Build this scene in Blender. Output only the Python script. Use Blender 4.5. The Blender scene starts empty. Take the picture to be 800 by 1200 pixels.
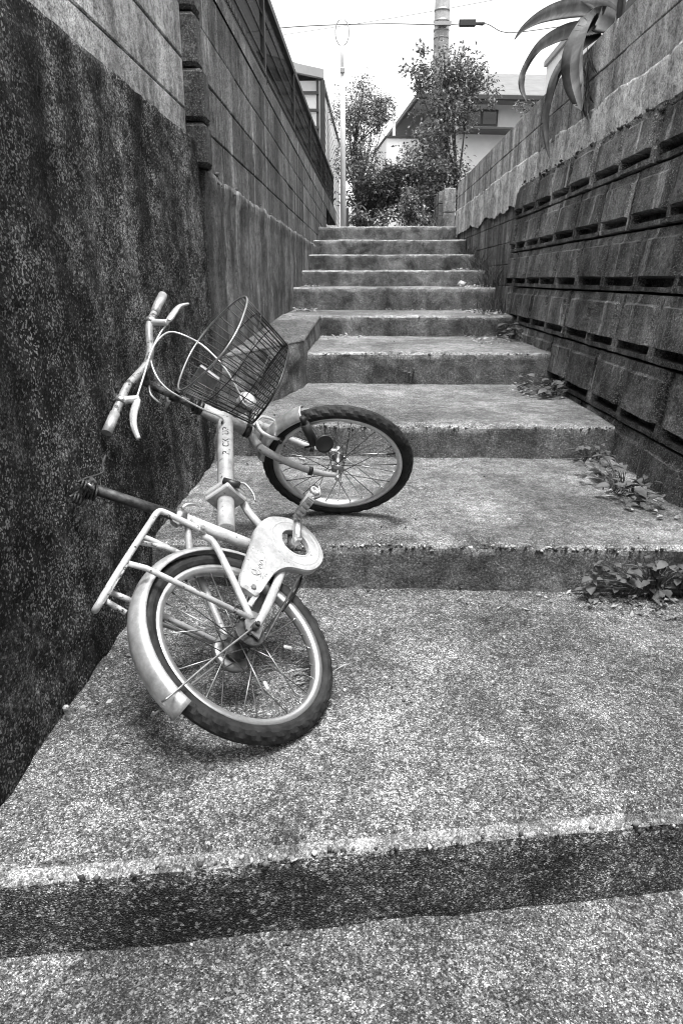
import bpy, math, random
from mathutils import Vector, Matrix, noise
random.seed(7)
R = math.radians
SC = bpy.context.scene
COL = SC.collection

# ------------------------------------------------------------------ camera
PITCH, YAW = math.atan(272.3/825.4), math.atan(28/825.4*math.cos(math.atan(272.3/825.4)))
cam_d = bpy.data.cameras.new("camera")
cam = bpy.data.objects.new("camera", cam_d); COL.objects.link(cam)
cam.location = (0, 0, .953)
cam.rotation_euler = (R(90)-PITCH, 0, YAW)
cam_d.sensor_fit = 'VERTICAL'; cam_d.sensor_height = 36; cam_d.lens = 825.4/1200*36
cam_d.clip_start = .02; cam_d.clip_end = 2000
SC.camera = cam
# ------------------------------------------------------------------ sky and sun
SUN_EL, SUN_AZ = R(78), R(158)       # azimuth clockwise from +Y
world = bpy.data.worlds.new("World"); SC.world = world; world.use_nodes = True
wt = world.node_tree; wt.nodes.clear()
sky = wt.nodes.new('ShaderNodeTexSky'); sky.sky_type = 'NISHITA'; sky.sun_disc = False
sky.sun_elevation = SUN_EL; sky.sun_rotation = SUN_AZ; sky.air_density = 1.6; sky.dust_density = 5
bw = wt.nodes.new('ShaderNodeRGBToBW'); bg = wt.nodes.new('ShaderNodeBackground'); bg.inputs[1].default_value = .15
wo = wt.nodes.new('ShaderNodeOutputWorld')
wt.links.new(sky.outputs[0], bw.inputs[0]); wt.links.new(bw.outputs[0], bg.inputs[0]); wt.links.new(bg.outputs[0], wo.inputs[0])
sun_d = bpy.data.lights.new("sun", 'SUN'); sun_d.energy = 1.5; sun_d.angle = R(12)
sun = bpy.data.objects.new("sun", sun_d); COL.objects.link(sun)
sd = Vector((math.sin(SUN_AZ)*math.cos(SUN_EL), math.cos(SUN_AZ)*math.cos(SUN_EL), math.sin(SUN_EL)))
sun.rotation_euler = sd.to_track_quat('Z', 'Y').to_euler(); sun.location = sd*30
vs = SC.view_settings; vs.view_transform = 'Standard'; vs.look = 'None'; vs.gamma = 1; vs.use_curve_mapping = False
vs.exposure = 1.68
SC.cycles.use_denoising = True; SC.cycles.denoising_prefilter = 'ACCURATE'; SC.cycles.filter_width = 1.1

# ------------------------------------------------------------------ material helpers
class NT:
    def __init__(s, name):
        s.m = bpy.data.materials.new(name); s.m.use_nodes = True
        s.t = s.m.node_tree; s.t.nodes.clear()
        s.out = s.n('ShaderNodeOutputMaterial'); s.b = s.n('ShaderNodeBsdfPrincipled')
        s.l(s.b.outputs[0], s.out.inputs[0])
    def n(s, ty, **kw):
        x = s.t.nodes.new(ty)
        for k, v in kw.items(): setattr(x, k, v)
        return x
    def l(s, a, b): s.t.links.new(a, b)
    def val(s, sock, v):
        if isinstance(v, (int, float)): sock.default_value = v
        else: s.l(v, sock)
    def math(s, op, a, b=0, clamp=False):
        x = s.n('ShaderNodeMath', operation=op, use_clamp=clamp); s.val(x.inputs[0], a); s.val(x.inputs[1], b); return x.outputs[0]
    def pos(s, sc=(1, 1, 1), obj=False):
        g = s.n('ShaderNodeTexCoord').outputs['Object'] if obj else s.n('ShaderNodeNewGeometry').outputs['Position']
        mp = s.n('ShaderNodeMapping'); mp.inputs['Scale'].default_value = sc; s.l(g, mp.inputs[0]); return mp.outputs[0]
    def noise(s, vec, scale, detail=4, rough=.55, dist=0):
        x = s.n('ShaderNodeTexNoise'); s.l(vec, x.inputs['Vector'])
        x.inputs['Scale'].default_value = scale; x.inputs['Detail'].default_value = detail
        x.inputs['Roughness'].default_value = rough; x.inputs['Distortion'].default_value = dist
        return x.outputs['Fac']
    def voro(s, vec, scale, feat='F1', out='Distance'):
        x = s.n('ShaderNodeTexVoronoi', feature=feat); s.l(vec, x.inputs['Vector']); x.inputs['Scale'].default_value = scale
        return x.outputs[out]
    def ramp(s, fac, *stops, interp='LINEAR'):
        x = s.n('ShaderNodeValToRGB'); e = x.color_ramp.elements; x.color_ramp.interpolation = interp
        while len(e) < len(stops): e.new(.5)
        for i, (p, v) in enumerate(stops): e[i].position = p; e[i].color = (v, v, v, 1)
        s.l(fac, x.inputs[0]); return x.outputs[0]
    def mix(s, f, a, b): # scalar mix
        x = s.n('ShaderNodeMix', data_type='FLOAT'); s.val(x.inputs[0], f); s.val(x.inputs[2], a); s.val(x.inputs[3], b); return x.outputs[0]
    def bump(s, h, strength, dist, prev=None):
        x = s.n('ShaderNodeBump'); x.inputs['Strength'].default_value = strength; x.inputs['Distance'].default_value = dist
        s.l(h, x.inputs['Height'])
        if prev is not None: s.l(prev, x.inputs['Normal'])
        return x.outputs[0]
    def done(s, col, rough=.85, nrm=None, metal=0, spec=None):
        s.val(s.b.inputs['Base Color'], col) if not isinstance(col, (int, float)) else setattr(s.b.inputs['Base Color'], 'default_value', (col, col, col, 1))
        s.val(s.b.inputs['Roughness'], rough); s.b.inputs['Metallic'].default_value = metal
        if spec is not None: s.b.inputs['Specular IOR Level'].default_value = spec
        if nrm is not None: s.l(nrm, s.b.inputs['Normal'])
        return s.m

MT = {}
def flakes(t, p, scale, thr, dens, seedshift=0):
    """pale grains: random cells of a fine Voronoi, thinned out in patches"""
    c = t.n('ShaderNodeSeparateColor'); t.l(t.voro(p, scale, out='Color'), c.inputs[0])
    m = t.ramp(t.noise(p, 7, 6, .7, .4), (.38, 0), (.62, dens))
    return t.ramp(t.math('ADD', c.outputs[0], m), (thr, 0), (thr+.10, 1))
def aggregate(name, lo, mid, hi, grain=500, patch=(.6, 1.2), bumpk=.9, big=.25):
    t = NT(name); p = t.pos()
    s1 = t.n('ShaderNodeSeparateColor'); t.l(t.voro(p, grain, out='Color'), s1.inputs[0])
    s2 = t.n('ShaderNodeSeparateColor'); t.l(t.voro(p, grain*.45, out='Color'), s2.inputs[0])
    v = t.ramp(s1.outputs[0], (0, lo), (.5, mid), (.82, mid*1.9), (1, hi))
    cl = t.ramp(s2.outputs[1], (.0, .5), (.5, .95), (.88, 1.15), (1, 1.7))
    pat = t.math('MULTIPLY', t.ramp(t.noise(p, 3.4, 8, .72, .5), (.38, patch[0]), (.62, patch[1])), t.ramp(t.noise(p, 1.1, 5, .62, .3), (.41, .62), (.59, 1.25)))
    pat2 = t.ramp(t.noise(p, 24, 7, .75), (.40, .6), (.58, 1.2))
    col = t.math('MULTIPLY', t.math('MULTIPLY', v, cl), t.math('MULTIPLY', pat, pat2))
    col = t.math('ADD', col, t.math('MULTIPLY', flakes(t, p, grain*.4, .97, .12), big))
    h = t.math('SUBTRACT', 1, t.voro(p, grain*.7))
    nr = t.bump(h, bumpk, .002, t.bump(t.noise(p, 30, 6), .5, .01))
    return t.done(t.math('MINIMUM', col, .8), .9, nr, spec=.25)
MT['tread'] = aggregate('washed_concrete_tread', .045, .115, .38, 480, (.65, 1.25), big=.05)
MT['worn'] = aggregate('worn_step_edge', .08, .17, .42, 520, (.55, 1.4), .5, .06)
MT['tread_near'] = aggregate('washed_concrete_coarse', .022, .095, .48, 440, (.6, 1.3), big=.10)
def riser_mat(name, lo, hi, speck):
    t = NT(name); p = t.pos()
    base = t.ramp(t.noise(p, 6, 7, .65, .5), (.36, lo), (.64, hi))
    st = t.ramp(t.noise(t.pos((5, 5, 1.6)), 1, 5, .65), (.38, .6), (.62, 1.2))
    sp = t.ramp(t.noise(p, 150, 4, .75), (.4, .5), (.55, 1.05), (.66, 1.1+speck))
    chips = t.ramp(t.voro(p, 60, out='Distance'), (.12, 1+speck), (.2, 1))
    pits = t.math('MULTIPLY', t.ramp(t.voro(t.pos((1, 1, 1.3)), 34), (.06, .25), (.13, 1)), t.ramp(t.noise(p, 420, 4, .8), (.38, .5), (.5, 1), (.62, 1.7)))
    col = t.math('MULTIPLY', t.math('MULTIPLY', base, st), t.math('MULTIPLY', t.math('MULTIPLY', sp, chips), pits))
    nr = t.bump(t.noise(p, 130, 4, .7), .7, .004, t.bump(t.noise(p, 18, 5), .6, .015))
    return t.done(col, .92, nr, spec=.2)
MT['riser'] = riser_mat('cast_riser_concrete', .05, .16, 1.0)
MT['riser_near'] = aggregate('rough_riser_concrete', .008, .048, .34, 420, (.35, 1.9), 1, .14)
def stained(name, lo, hi, streak=(.35, 1.25), speck=.5, mode='xz', light=0, rand=.25, drips=.0):
    t = NT(name); p = t.pos()
    oi = t.n('ShaderNodeObjectInfo').outputs['Random']
    base = t.ramp(t.noise(p, 3.1, 9, .74, .3), (.37, lo), (.63, hi))
    st = t.ramp(t.noise(t.pos((5, 5, .8)), 1, 3, .5, .2), (.38, streak[0]), (.60, streak[1]))
    sp = t.ramp(t.noise(p, 170, 4, .8), (.38, .35), (.5, 1.0), (.62, 1.25+speck*.5))
    bl = t.ramp(t.noise(p, 33, 7, .8), (.40, .45), (.53, 1.15))
    pit = t.ramp(t.voro(p, 75), (.10, .25), (.2, 1))
    col = t.math('MULTIPLY', t.math('MULTIPLY', t.math('MULTIPLY', base, st), t.math('MULTIPLY', pit, sp)), bl)
    if drips:
        d = t.ramp(t.noise(t.pos((8, 8, .9)), 1, 5, .62, .4), (.57, 0), (.66, drips))
        col = t.math('ADD', col, t.math('MULTIPLY', d, t.math('MULTIPLY', sp, bl)))
    col = t.math('ADD', col, t.math('MULTIPLY', flakes(t, p, 330, .90, .18), speck*.15))
    if rand: col = t.math('MULTIPLY', col, t.mix(oi, 1-rand, 1+rand))
    col = t.math('MINIMUM', col, .8)
    nr = t.bump(t.noise(p, 150, 4, .7), .8, .004, t.bump(t.noise(p, 22, 6, .6), .6, .012))
    return t.done(col, .93, nr, spec=.2)
MT['rough_wall'] = None
def rough_wall():
    t = NT('mouldy_rough_cast'); p = t.pos()
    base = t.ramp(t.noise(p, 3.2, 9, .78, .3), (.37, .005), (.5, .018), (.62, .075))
    st = t.ramp(t.noise(t.pos((4.2, 4.2, .7)), 1, 4, .55, .3), (.38, .22), (.60, 1.9))
    sp = t.ramp(t.noise(p, 140, 5, .85), (.40, .08), (.50, .9), (.60, 3.2))
    cl = t.ramp(t.noise(p, 38, 7, .82), (.42, .35), (.56, 1.5))
    col = t.math('MULTIPLY', t.math('MULTIPLY', base, st), t.math('MULTIPLY', sp, cl))
    fk_ = t.math('ADD', t.math('MULTIPLY', flakes(t, p, 240, .93, .26), .16), t.math('MULTIPLY', flakes(t, t.pos((1, 1, .7)), 105, 1.08, .2), .22))
    col = t.math('ADD', col, t.math('MULTIPLY', fk_, st))
    sc = t.ramp(t.noise(t.pos((30, 30, 11)), 1, 6, .8, 1.5), (.63, 0), (.69, .16))
    col = t.math('ADD', col, t.math('MULTIPLY', sc, t.ramp(t.noise(p, 4, 4), (.48, 0), (.6, 1))))
    nr = t.bump(t.noise(p, 110, 6, .82), 1, .010, t.bump(t.noise(p, 16, 6, .65), .8, .03))
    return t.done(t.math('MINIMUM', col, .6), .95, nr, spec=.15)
MT['rough_wall'] = rough_wall()
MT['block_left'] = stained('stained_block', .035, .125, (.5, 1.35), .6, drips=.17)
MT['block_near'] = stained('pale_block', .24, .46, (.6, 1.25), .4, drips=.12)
MT['footing'] = stained('footing_render', .035, .13, (.5, 1.4), .5, rand=0, drips=.16)
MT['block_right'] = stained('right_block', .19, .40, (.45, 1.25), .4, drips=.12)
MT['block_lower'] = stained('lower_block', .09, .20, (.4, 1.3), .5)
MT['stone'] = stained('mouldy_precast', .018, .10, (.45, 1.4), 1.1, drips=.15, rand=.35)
MT['mortar'] = stained('mortar', .02, .06, (.6, 1.2), .6, rand=0)
MT['lime'] = stained('pale_lime_render', .34, .64, (.6, 1.15), .4, rand=0)
MT['ledge'] = aggregate('ledge_concrete', .03, .09, .3, 420, big=.1)
def simple(name, c, rough=.5, metal=0, var=.0, scale=40, bumpk=0, spec=None, obj=True):
    t = NT(name)
    if not var: return t.done(c, rough, None, metal, spec)
    p = t.pos(obj=obj)
    col = t.ramp(t.noise(p, scale, 5, .65), (.3, c*(1-var)), (.7, min(1, c*(1+var))))
    nr = t.bump(t.noise(p, scale*3, 4), bumpk, .002) if bumpk else None
    return t.done(col, rough, nr, metal, spec)
def worn_paint(name, c, scratch=.06, amount=.66):
    t = NT(name); p = t.pos(obj=True)
    m = t.ramp(t.noise(p, 55, 6, .7), (amount, 0), (amount+.05, 1))
    g = t.ramp(t.noise(p, 14, 7, .72), (.38, .66), (.58, 1.06))
    d = t.ramp(t.noise(p, 220, 3, .7), (.35, .86), (.6, 1))
    col = t.mix(m, t.math('MULTIPLY', t.math('MULTIPLY', c, g), d), scratch)
    return t.done(col, t.mix(m, .38, .8), t.bump(t.noise(p, 200, 3), .1, .001))
MT['paint'] = worn_paint('worn_pale_paint', .38, .05, .605)
MT['rack_paint'] = worn_paint('flaking_rack_paint', .47, .04, .57)
MT['guard'] = worn_paint('pale_chain_guard', .37, .13, .62)
MT['silver'] = simple('silver_fender', .52, .33, .65, .28, 45, .15)
MT['alloy'] = simple('polished_alloy', .62, .3, .85, .12, 60)
MT['bright_alloy'] = simple('pale_alloy', .54, .3, .5, .15, 60)
MT['chrome'] = worn_paint('pitted_chrome', .27, .05, .53)
MT['dark_chrome'] = worn_paint('tarnished_chrome', .12, .02, .5)
MT['steel'] = simple('dull_steel', .30, .4, .8, .3, 80)
MT['rust'] = simple('rusty_dark_steel', .05, .6, .5, .7, 60, .4)
MT['black'] = simple('black_plastic', .016, .45, 0, .3, 50)
MT['black_wire'] = simple('black_wire', .012, .4)
MT['grip'] = simple('pale_grip', .40, .28, .4, .35, 40)
MT['spoke'] = simple('spoke_steel', .28, .35, .9)
MT['spoke_dark'] = simple('dark_spoke_steel', .07, .5, .6)  # darker spoke tone, used on one flange of each wheel
def tyre_mat():
    t = NT('worn_rubber'); p = t.pos(obj=True)
    col = t.ramp(t.noise(p, 30, 5, .7), (.38, .005), (.62, .022))
    return t.done(col, .75, t.bump(t.noise(p, 120, 3), .3, .002), spec=.3)
MT['tyre'] = tyre_mat()
MT['ink'] = simple('ink', .02, .5)
MT['lens'] = simple('lamp_lens', .5, .15, 0, .5, 120)
MT['fence'] = simple('dark_fence_metal', .014, .55, .2, .3, 20)
def mesh_panel():
    t = NT('smoked_panel'); tr = t.n('ShaderNodeBsdfTransparent'); tr.inputs[0].default_value = (.5, .5, .5, 1)
    mx = t.n('ShaderNodeMixShader'); mx.inputs[0].default_value = .62
    t.l(tr.outputs[0], mx.inputs[1]); t.l(t.b.outputs[0], mx.inputs[2]); t.l(mx.outputs[0], t.out.inputs[0])
    return t.done(.012, .7, spec=.1)
MT['smoke'] = mesh_panel()
def poly_panel():
    t = NT('cloudy_polycarbonate'); tr = t.n('ShaderNodeBsdfTransparent'); tr.inputs[0].default_value = (.9, .9, .9, 1)
    mx = t.n('ShaderNodeMixShader'); mx.inputs[0].default_value = .4
    t.l(tr.outputs[0], mx.inputs[1]); t.l(t.b.outputs[0], mx.inputs[2]); t.l(mx.outputs[0], t.out.inputs[0])
    return t.done(.8, .3)
MT['poly'] = poly_panel()
MT['siding'] = simple('pale_siding', .68, .7, 0, .08, 3)
MT['white_wall'] = simple('white_render', .72, .8, 0, .08, 2)
MT['roof'] = simple('slate_roof', .12, .7, 0, .25, 3)
MT['dark_trim'] = simple('dark_trim', .03, .5, 0, .2, 10)
MT['soffit'] = simple('soffit_board', .30, .8, 0, .1, 4)
MT['glass'] = simple('window_glass', .03, .08)
MT['pole_white'] = simple('white_painted_pole', .66, .5, 0, .12, 9)
MT['pole_con'] = simple('utility_concrete', .26, .85, 0, .25, 12)
def leaf_mat(name, lo, hi, rough=.5, trans=.25):
    t = NT(name); p = t.pos()
    col = t.ramp(t.noise(p, 16, 3), (.38, lo), (.62, hi))
    tr = t.n('ShaderNodeBsdfTranslucent'); t.l(col, tr.inputs[0])
    mx = t.n('ShaderNodeMixShader'); mx.inputs[0].default_value = trans
    t.l(t.b.outputs[0], mx.inputs[1]); t.l(tr.outputs[0], mx.inputs[2]); t.l(mx.outputs[0], t.out.inputs[0])
    return t.done(col, rough)
MT['leaf'] = leaf_mat('tree_leaf', .04, .27, .35)
MT['leaf_dark'] = leaf_mat('dark_leaf', .03, .10)
MT['leaf_weed'] = leaf_mat('weed_leaf', .035, .12, .7)
MT['leaf_dry'] = leaf_mat('dry_leaf', .08, .34, .8, .1)
MT['bark'] = simple('bark', .05, .9, 0, .5, 20, .5)
def agave_mat():
    t = NT('agave_leaf'); p = t.pos(obj=True)
    col = t.ramp(t.noise(p, 7, 5, .6, .6), (.36, .05), (.52, .075), (.66, .12))
    return t.done(col, .75, t.bump(t.noise(t.pos((40, 40, 4), True), 1, 3), .3, .004), spec=.2)
MT['agave'] = agave_mat()
MT['soil'] = aggregate('soil', .01, .05, .2, 300)
MT['earth'] = simple('earth', .09, .95, 0, .5, 1.5, .5, obj=False)

# ------------------------------------------------------------------ mesh helpers
class MB:
    def __init__(s): s.v = []; s.f = []; s.mi = []; s.smooth = []
    def add(s, vs, fs, mi=0, smooth=False):
        o = len(s.v); s.v += [tuple(v) for v in vs]
        for f in fs: s.f.append([i+o for i in f]); s.mi.append(mi); s.smooth.append(smooth)
        return s
    def xf(s, M):
        s.v = [tuple(M @ Vector(v)) for v in s.v]; return s
    def box(s, c, d, M=None, bev=0, mi=0):
        x, y, z = [k/2 for k in d]; c = Vector(c)
        if bev <= 0:
            P = [(-x,-y,-z),(x,-y,-z),(x,y,-z),(-x,y,-z),(-x,-y,z),(x,-y,z),(x,y,z),(-x,y,z)]
            F = [(0,3,2,1),(4,5,6,7),(0,1,5,4),(1,2,6,5),(2,3,7,6),(3,0,4,7)]
        else:
            P = []; idx = {}
            for sx in (-1, 1):
                for sy in (-1, 1):
                    for sz in (-1, 1):
                        for a in range(3):
                            q = [sx*x, sy*y, sz*z]
                            for k in range(3):
                                if k != a: q[k] -= (sx, sy, sz)[k]*bev
                            idx[(sx, sy, sz, a)] = len(P); P.append(tuple(q))
            F = []
            for a in range(3):
                b, c2 = [(1, 2), (2, 0), (0, 1)][a]
                for sa in (-1, 1):
                    fc = []
                    for sb, sc in ((-1,-1),(1,-1),(1,1),(-1,1)):
                        k = [0,0,0]; k[a]=sa; k[b]=sb; k[c2]=sc; fc.append(idx[(k[0],k[1],k[2],a)])
                    F.append(fc if sa > 0 else fc[::-1])
                for sb in (-1, 1):          # edges along axis a
                    for sc in (-1, 1):
                        k0 = [0,0,0]; k0[a] = -1; k0[b] = sb; k0[c2] = sc; k1 = list(k0); k1[a] = 1
                        q = [idx[(*k0, b)], idx[(*k1, b)], idx[(*k1, c2)], idx[(*k0, c2)]]
                        F.append(q if sb*sc > 0 else q[::-1])
            for sx in (-1, 1):
                for sy in (-1, 1):
                    for sz in (-1, 1):
                        q = [idx[(sx,sy,sz,a)] for a in range(3)]; F.append(q if sx*sy*sz > 0 else q[::-1])
        P = [Vector(q) for q in P]
        if M is not None: P = [M @ q for q in P]
        return s.add([q+c for q in P], F, mi)
    def tube(s, pts, r, n=10, smooth_pts=0, caps=True, flat=1.0, closed=False):
        P = [Vector(p) for p in pts]
        rr = list(r) if isinstance(r, (list, tuple)) else [r]*len(P)
        if smooth_pts: P, rr = catmull(P, rr, smooth_pts, closed)
        k = len(P); T = []
        for i in range(k):
            if closed: T.append((P[(i+1) % k]-P[i-1]).normalized())
            else: T.append((P[min(i+1, k-1)]-P[max(i-1, 0)]).normalized())
        u = T[0].orthogonal().normalized(); vs = []; 
        for i in range(k):
            u = (u - T[i]*u.dot(T[i])).normalized(); w = T[i].cross(u)
            for j in range(n):
                a = 2*math.pi*j/n; vs.append(P[i]+u*math.cos(a)*rr[i]+w*math.sin(a)*rr[i]*flat)
        F = []
        for i in range(k if closed else k-1):
            i2 = (i+1) % k
            for j in range(n): F.append((i*n+j, i*n+(j+1) % n, i2*n+(j+1) % n, i2*n+j))
        o = len(s.v); s.add(vs, F, 0, True)
        if caps and not closed:
            s.f.append([o+j for j in range(n)][::-1]); s.mi.append(0); s.smooth.append(False)
            s.f.append([o+(k-1)*n+j for j in range(n)]); s.mi.append(0); s.smooth.append(False)
        return s
    def ring(s, prof, seg=64, a0=0, a1=2*math.pi, close_prof=True, smooth=True):
        """revolve profile [(radius, y)] round local Y; angle 0=+x, 90=+z"""
        full = abs(a1-a0-2*math.pi) < 1e-6; ns = seg if full else seg+1; m = len(prof); vs = []
        for i in range(ns):
            a = a0+(a1-a0)*i/seg
            for r, y in prof: vs.append((r*math.cos(a), y, r*math.sin(a)))
        F = []
        for i in range(seg):
            i2 = (i+1) % ns
            for j in range(m if close_prof else m-1):
                j2 = (j+1) % m; F.append((i*m+j, i2*m+j, i2*m+j2, i*m+j2))
        o = len(s.v); s.add(vs, F, 0, smooth)
        if not full and close_prof:
            s.f.append([o+j for j in range(m)]); s.mi.append(0); s.smooth.append(False)
            s.f.append([o+(ns-1)*m+j for j in range(m)][::-1]); s.mi.append(0); s.smooth.append(False)
        return s
    def prism(s, poly, y0, y1, ax='y'):
        n = len(poly); vs = []
        for y in (y0, y1):
            for a, b in poly: vs.append((a, y, b) if ax == 'y' else ((a, b, y) if ax == 'z' else (y, a, b)))
        F = [list(range(n)), list(range(2*n-1, n-1, -1))]+[(i, i+n, (i+1) % n+n, (i+1) % n) for i in range(n)]
        return s.add(vs, F)
    def mesh(s, name):
        me = bpy.data.meshes.new(name); me.from_pydata(s.v, [], s.f); me.update()
        me.polygons.foreach_set('material_index', s.mi); me.polygons.foreach_set('use_smooth', s.smooth)
        return me
def catmull(P, rr, sub, closed=False):
    out, ro = [], []; k = len(P)
    rng = range(k if closed else k-1)
    for i in rng:
        g = (lambda j: P[j % k]) if closed else (lambda j: P[min(max(j, 0), k-1)])
        p0, p1, p2, p3 = g(i-1), g(i), g(i+1), g(i+2); r1 = rr[i]; r2 = rr[(i+1) % k]
        for q in range(sub):
            t = q/sub
            out.append(.5*((2*p1)+(p2-p0)*t+(2*p0-5*p1+4*p2-p3)*t*t+(3*p1-p0-3*p2+p3)*t**3)); ro.append(r1+(r2-r1)*t)
    if not closed: out.append(P[-1]); ro.append(rr[-1])
    return out, ro
def tag(o, label=None, cat=None, group=None, kind=None):
    if label: o['label'] = label
    if cat: o['category'] = cat
    if group: o['group'] = group
    if kind: o['kind'] = kind
    return o
WM = {}
def link(name, data, parent=None, M=None, local=False):
    o = bpy.data.objects.new(name, data); COL.objects.link(o)
    Mw = M if M is not None else Matrix()
    if parent is not None:
        o.parent = parent
        if not local: Mw2 = WM[parent.name].inverted() @ Mw; WM[o.name] = Mw; o.matrix_basis = Mw2
        else: WM[o.name] = WM[parent.name] @ Mw; o.matrix_basis = Mw
    else: WM[o.name] = Mw; o.matrix_basis = Mw
    return o
def empty(name, loc=(0, 0, 0), M=None):
    o = link(name, None, None, M if M is not None else Matrix.Translation(loc)); o.empty_display_size = .1; return o
def obj(name, mb, mats, parent=None, M=None, local=False):
    me = mb if isinstance(mb, bpy.types.Mesh) else mb.mesh(name)
    if not me.materials:
        for m in (mats if isinstance(mats, (list, tuple)) else [mats]): me.materials.append(MT[m])
    return link(name, me, parent, M, local)
def fbm(x, y, z, o=4): return noise.fractal(Vector((x, y, z)), 1.0, 2.0, o)

# ------------------------------------------------------------------ ground
g = MB()
def gq(x0, x1, y0, y1, z): g.add([(x0,y0,z),(x1,y0,z),(x1,y1,z),(x0,y1,z)], [(0,1,2,3)])
gq(-400, -.98, -60, 13.5, 2.02); gq(1.60, 400, -60, 11.4, 2.1); gq(-1.1, 1.75, -60, 12, -.75)
gq(-400, 400, 13.5, 900, 1.64); gq(-.98, 1.6, 11.4, 13.5, 1.64); gq(1.6, 400, 11.4, 13.5, 1.64)
tag(obj('ground', g, 'earth'), kind='structure')

# ------------------------------------------------------------------ stairs
stairs = empty('concrete_stairs', (0, 1, 0)); tag(stairs, kind='structure')
# z top, front y at x=0, skew dy/dx, back y, xl, xr, rise, mats
STEPS = [(-.345, -.55, .0, .0, -.71, 1.4, .17), (-.172, .30-.75, .16, 1.25, -.71, 1.4, .18),
         (0, .998, .155, 2.25, -.71, 1.4, .19), (.157, 2.10, .0, 3.4, -.71, 1.4, .17), (.311, 3.25, .0, 4.75, -.71, 1.16, .17),
         (.512, 4.60, .0, 6.1, -.71, 1.23, .21), (.674, 5.97, .0, 7.25, -.71, 1.29, .18), (.882, 7.1, .0, 8.25, -.71, 1.24, .22),
         (1.05, 8.1, .0, 9.25, -.71, 1.30, .18), (1.245, 9.1, .0, 10.25, -.71, 1.31, .21), (1.46, 10.1, .0, 11.25, -.71, 1.33, .23), (1.695, 11.1, .0, 13.6, -.71, 1.33, .25)]
def make_step(i, zt, yf, sk, yb, xl, xr, rise):
    mb = MB(); nx = max(40, int((xr-xl)*(70 if i < 6 else 40)))
    prof = []                       # (dy from front, z, mat)
    h = rise
    for k in range(7): prof.append((.006*(1-k/6)*-1, zt-h+(h-.016)*k/6, 1))
    prof += [(.003, zt-.010, 2), (.010, zt-.003, 2), (.022, zt-.0005, 2), (.062, zt, 2)] if i > 2 else [(.002, zt-.012, 2), (.010, zt-.005, 2), (.022, zt-.0015, 2), (.052, zt, 2)]
    L = yb-yf-.2*abs(sk)
    m = max(8, int(L/(.03 if i in (1, 2, 3) else .06)))
    for k in range(1, m+1): prof.append((.062+(L-.062)*k/m, zt, 0))
    P = len(prof); vs = []
    for a in range(nx+1):
        x = xl+(xr-xl)*a/nx
        for j, (dy, z, mi) in enumerate(prof):
            y = yf+sk*x+dy
            n1 = fbm(x*4, y*4, i*3.1+z*4)*.006
            if j < 7: y += n1+fbm(x*14, z*14, i*5.3)*.004
            else:
                edge = max(0, 1-dy/.05)
                chip = max(0, fbm(x*9, i*2.7, 3.3, 5)-.12)*.09+max(0, fbm(x*34, i*9.7, 1.3, 3))*.012
                z += fbm(x*2.2, y*2.2, i*1.7)*.007+fbm(x*16, y*16, i)*.0018 - edge*chip*.8
                y += edge*(n1+chip*.7)
            vs.append((x, y, z))
    F = []; 
    for a in range(nx):
        for j in range(P-1):
            F.append((a*P+j, (a+1)*P+j, (a+1)*P+j+1, a*P+j+1))
    mb.v = vs; mb.f = [list(f) for f in F]; mb.smooth = [True]*len(F)
    mb.mi = [1 if j < 6 else 2 if j < 9 else 0 for a in range(nx) for j in range(P-1)]
    # end faces
    for a, rev in ((0, False), (nx, True)):
        o = len(mb.v); ids = [a*P+j for j in range(P)]
        mb.v.append((vs[a*P][0], vs[a*P+P-1][1], zt-h)); f = ids+[o]
        mb.f.append(f if rev else f[::-1]); mb.mi.append(1); mb.smooth.append(False)
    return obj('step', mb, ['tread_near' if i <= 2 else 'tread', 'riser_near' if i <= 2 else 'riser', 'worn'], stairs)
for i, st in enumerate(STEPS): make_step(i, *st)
# exposed pebbles along the worn nosings (too many to pick apart)
def pebble_mesh(mb, c, r, sd):
    q = [(1,0,0),(-1,0,0),(0,1,0),(0,-1,0),(0,0,1),(0,0,-1)]
    rn = random.Random(sd); M = Matrix.Rotation(rn.uniform(0, 6), 3, Vector((rn.random(), rn.random(), rn.random())).normalized())
    sc = (r*rn.uniform(.7, 1.3), r*rn.uniform(.7, 1.3), r*rn.uniform(.6, 1))
    vs = [Vector(c)+M @ Vector((x*sc[0], y*sc[1], z*sc[2])) for x, y, z in q]
    mb.add(vs, [(0,2,4),(2,1,4),(1,3,4),(3,0,4),(2,0,5),(1,2,5),(3,1,5),(0,3,5)], 0, True)
def peb_mat():
    t = NT('pebble_mix'); c = t.voro(t.pos(), 70, out='Color'); s = t.n('ShaderNodeSeparateColor'); t.l(c, s.inputs[0])
    return t.done(t.ramp(s.outputs[0], (0, .02), (.5, .09), (.85, .26), (1, .5)), .8)
MT['pebble'] = peb_mat()
pb = MB(); rs = random.Random(3)
for (zt, yf, sk, xa, xb, dn) in [(.157, 2.10, 0, -.3, 1.35, 300), (.311, 3.25, 0, -.3, 1.15, 170), (.512, 4.6, 0, -.37, 1.2, 90), (0, .998, .155, -.68, 1.3, 120), (.674, 5.97, 0, -.35, 1.25, 60)]:
    for k in range(dn):
        x = rs.uniform(xa, xb); r = rs.choice([.004, .005, .006, .008])
        pebble_mesh(pb, (x, yf+sk*x+rs.uniform(-.003, .012), zt-.007-abs(rs.gauss(0, .008))), r, k)
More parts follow.
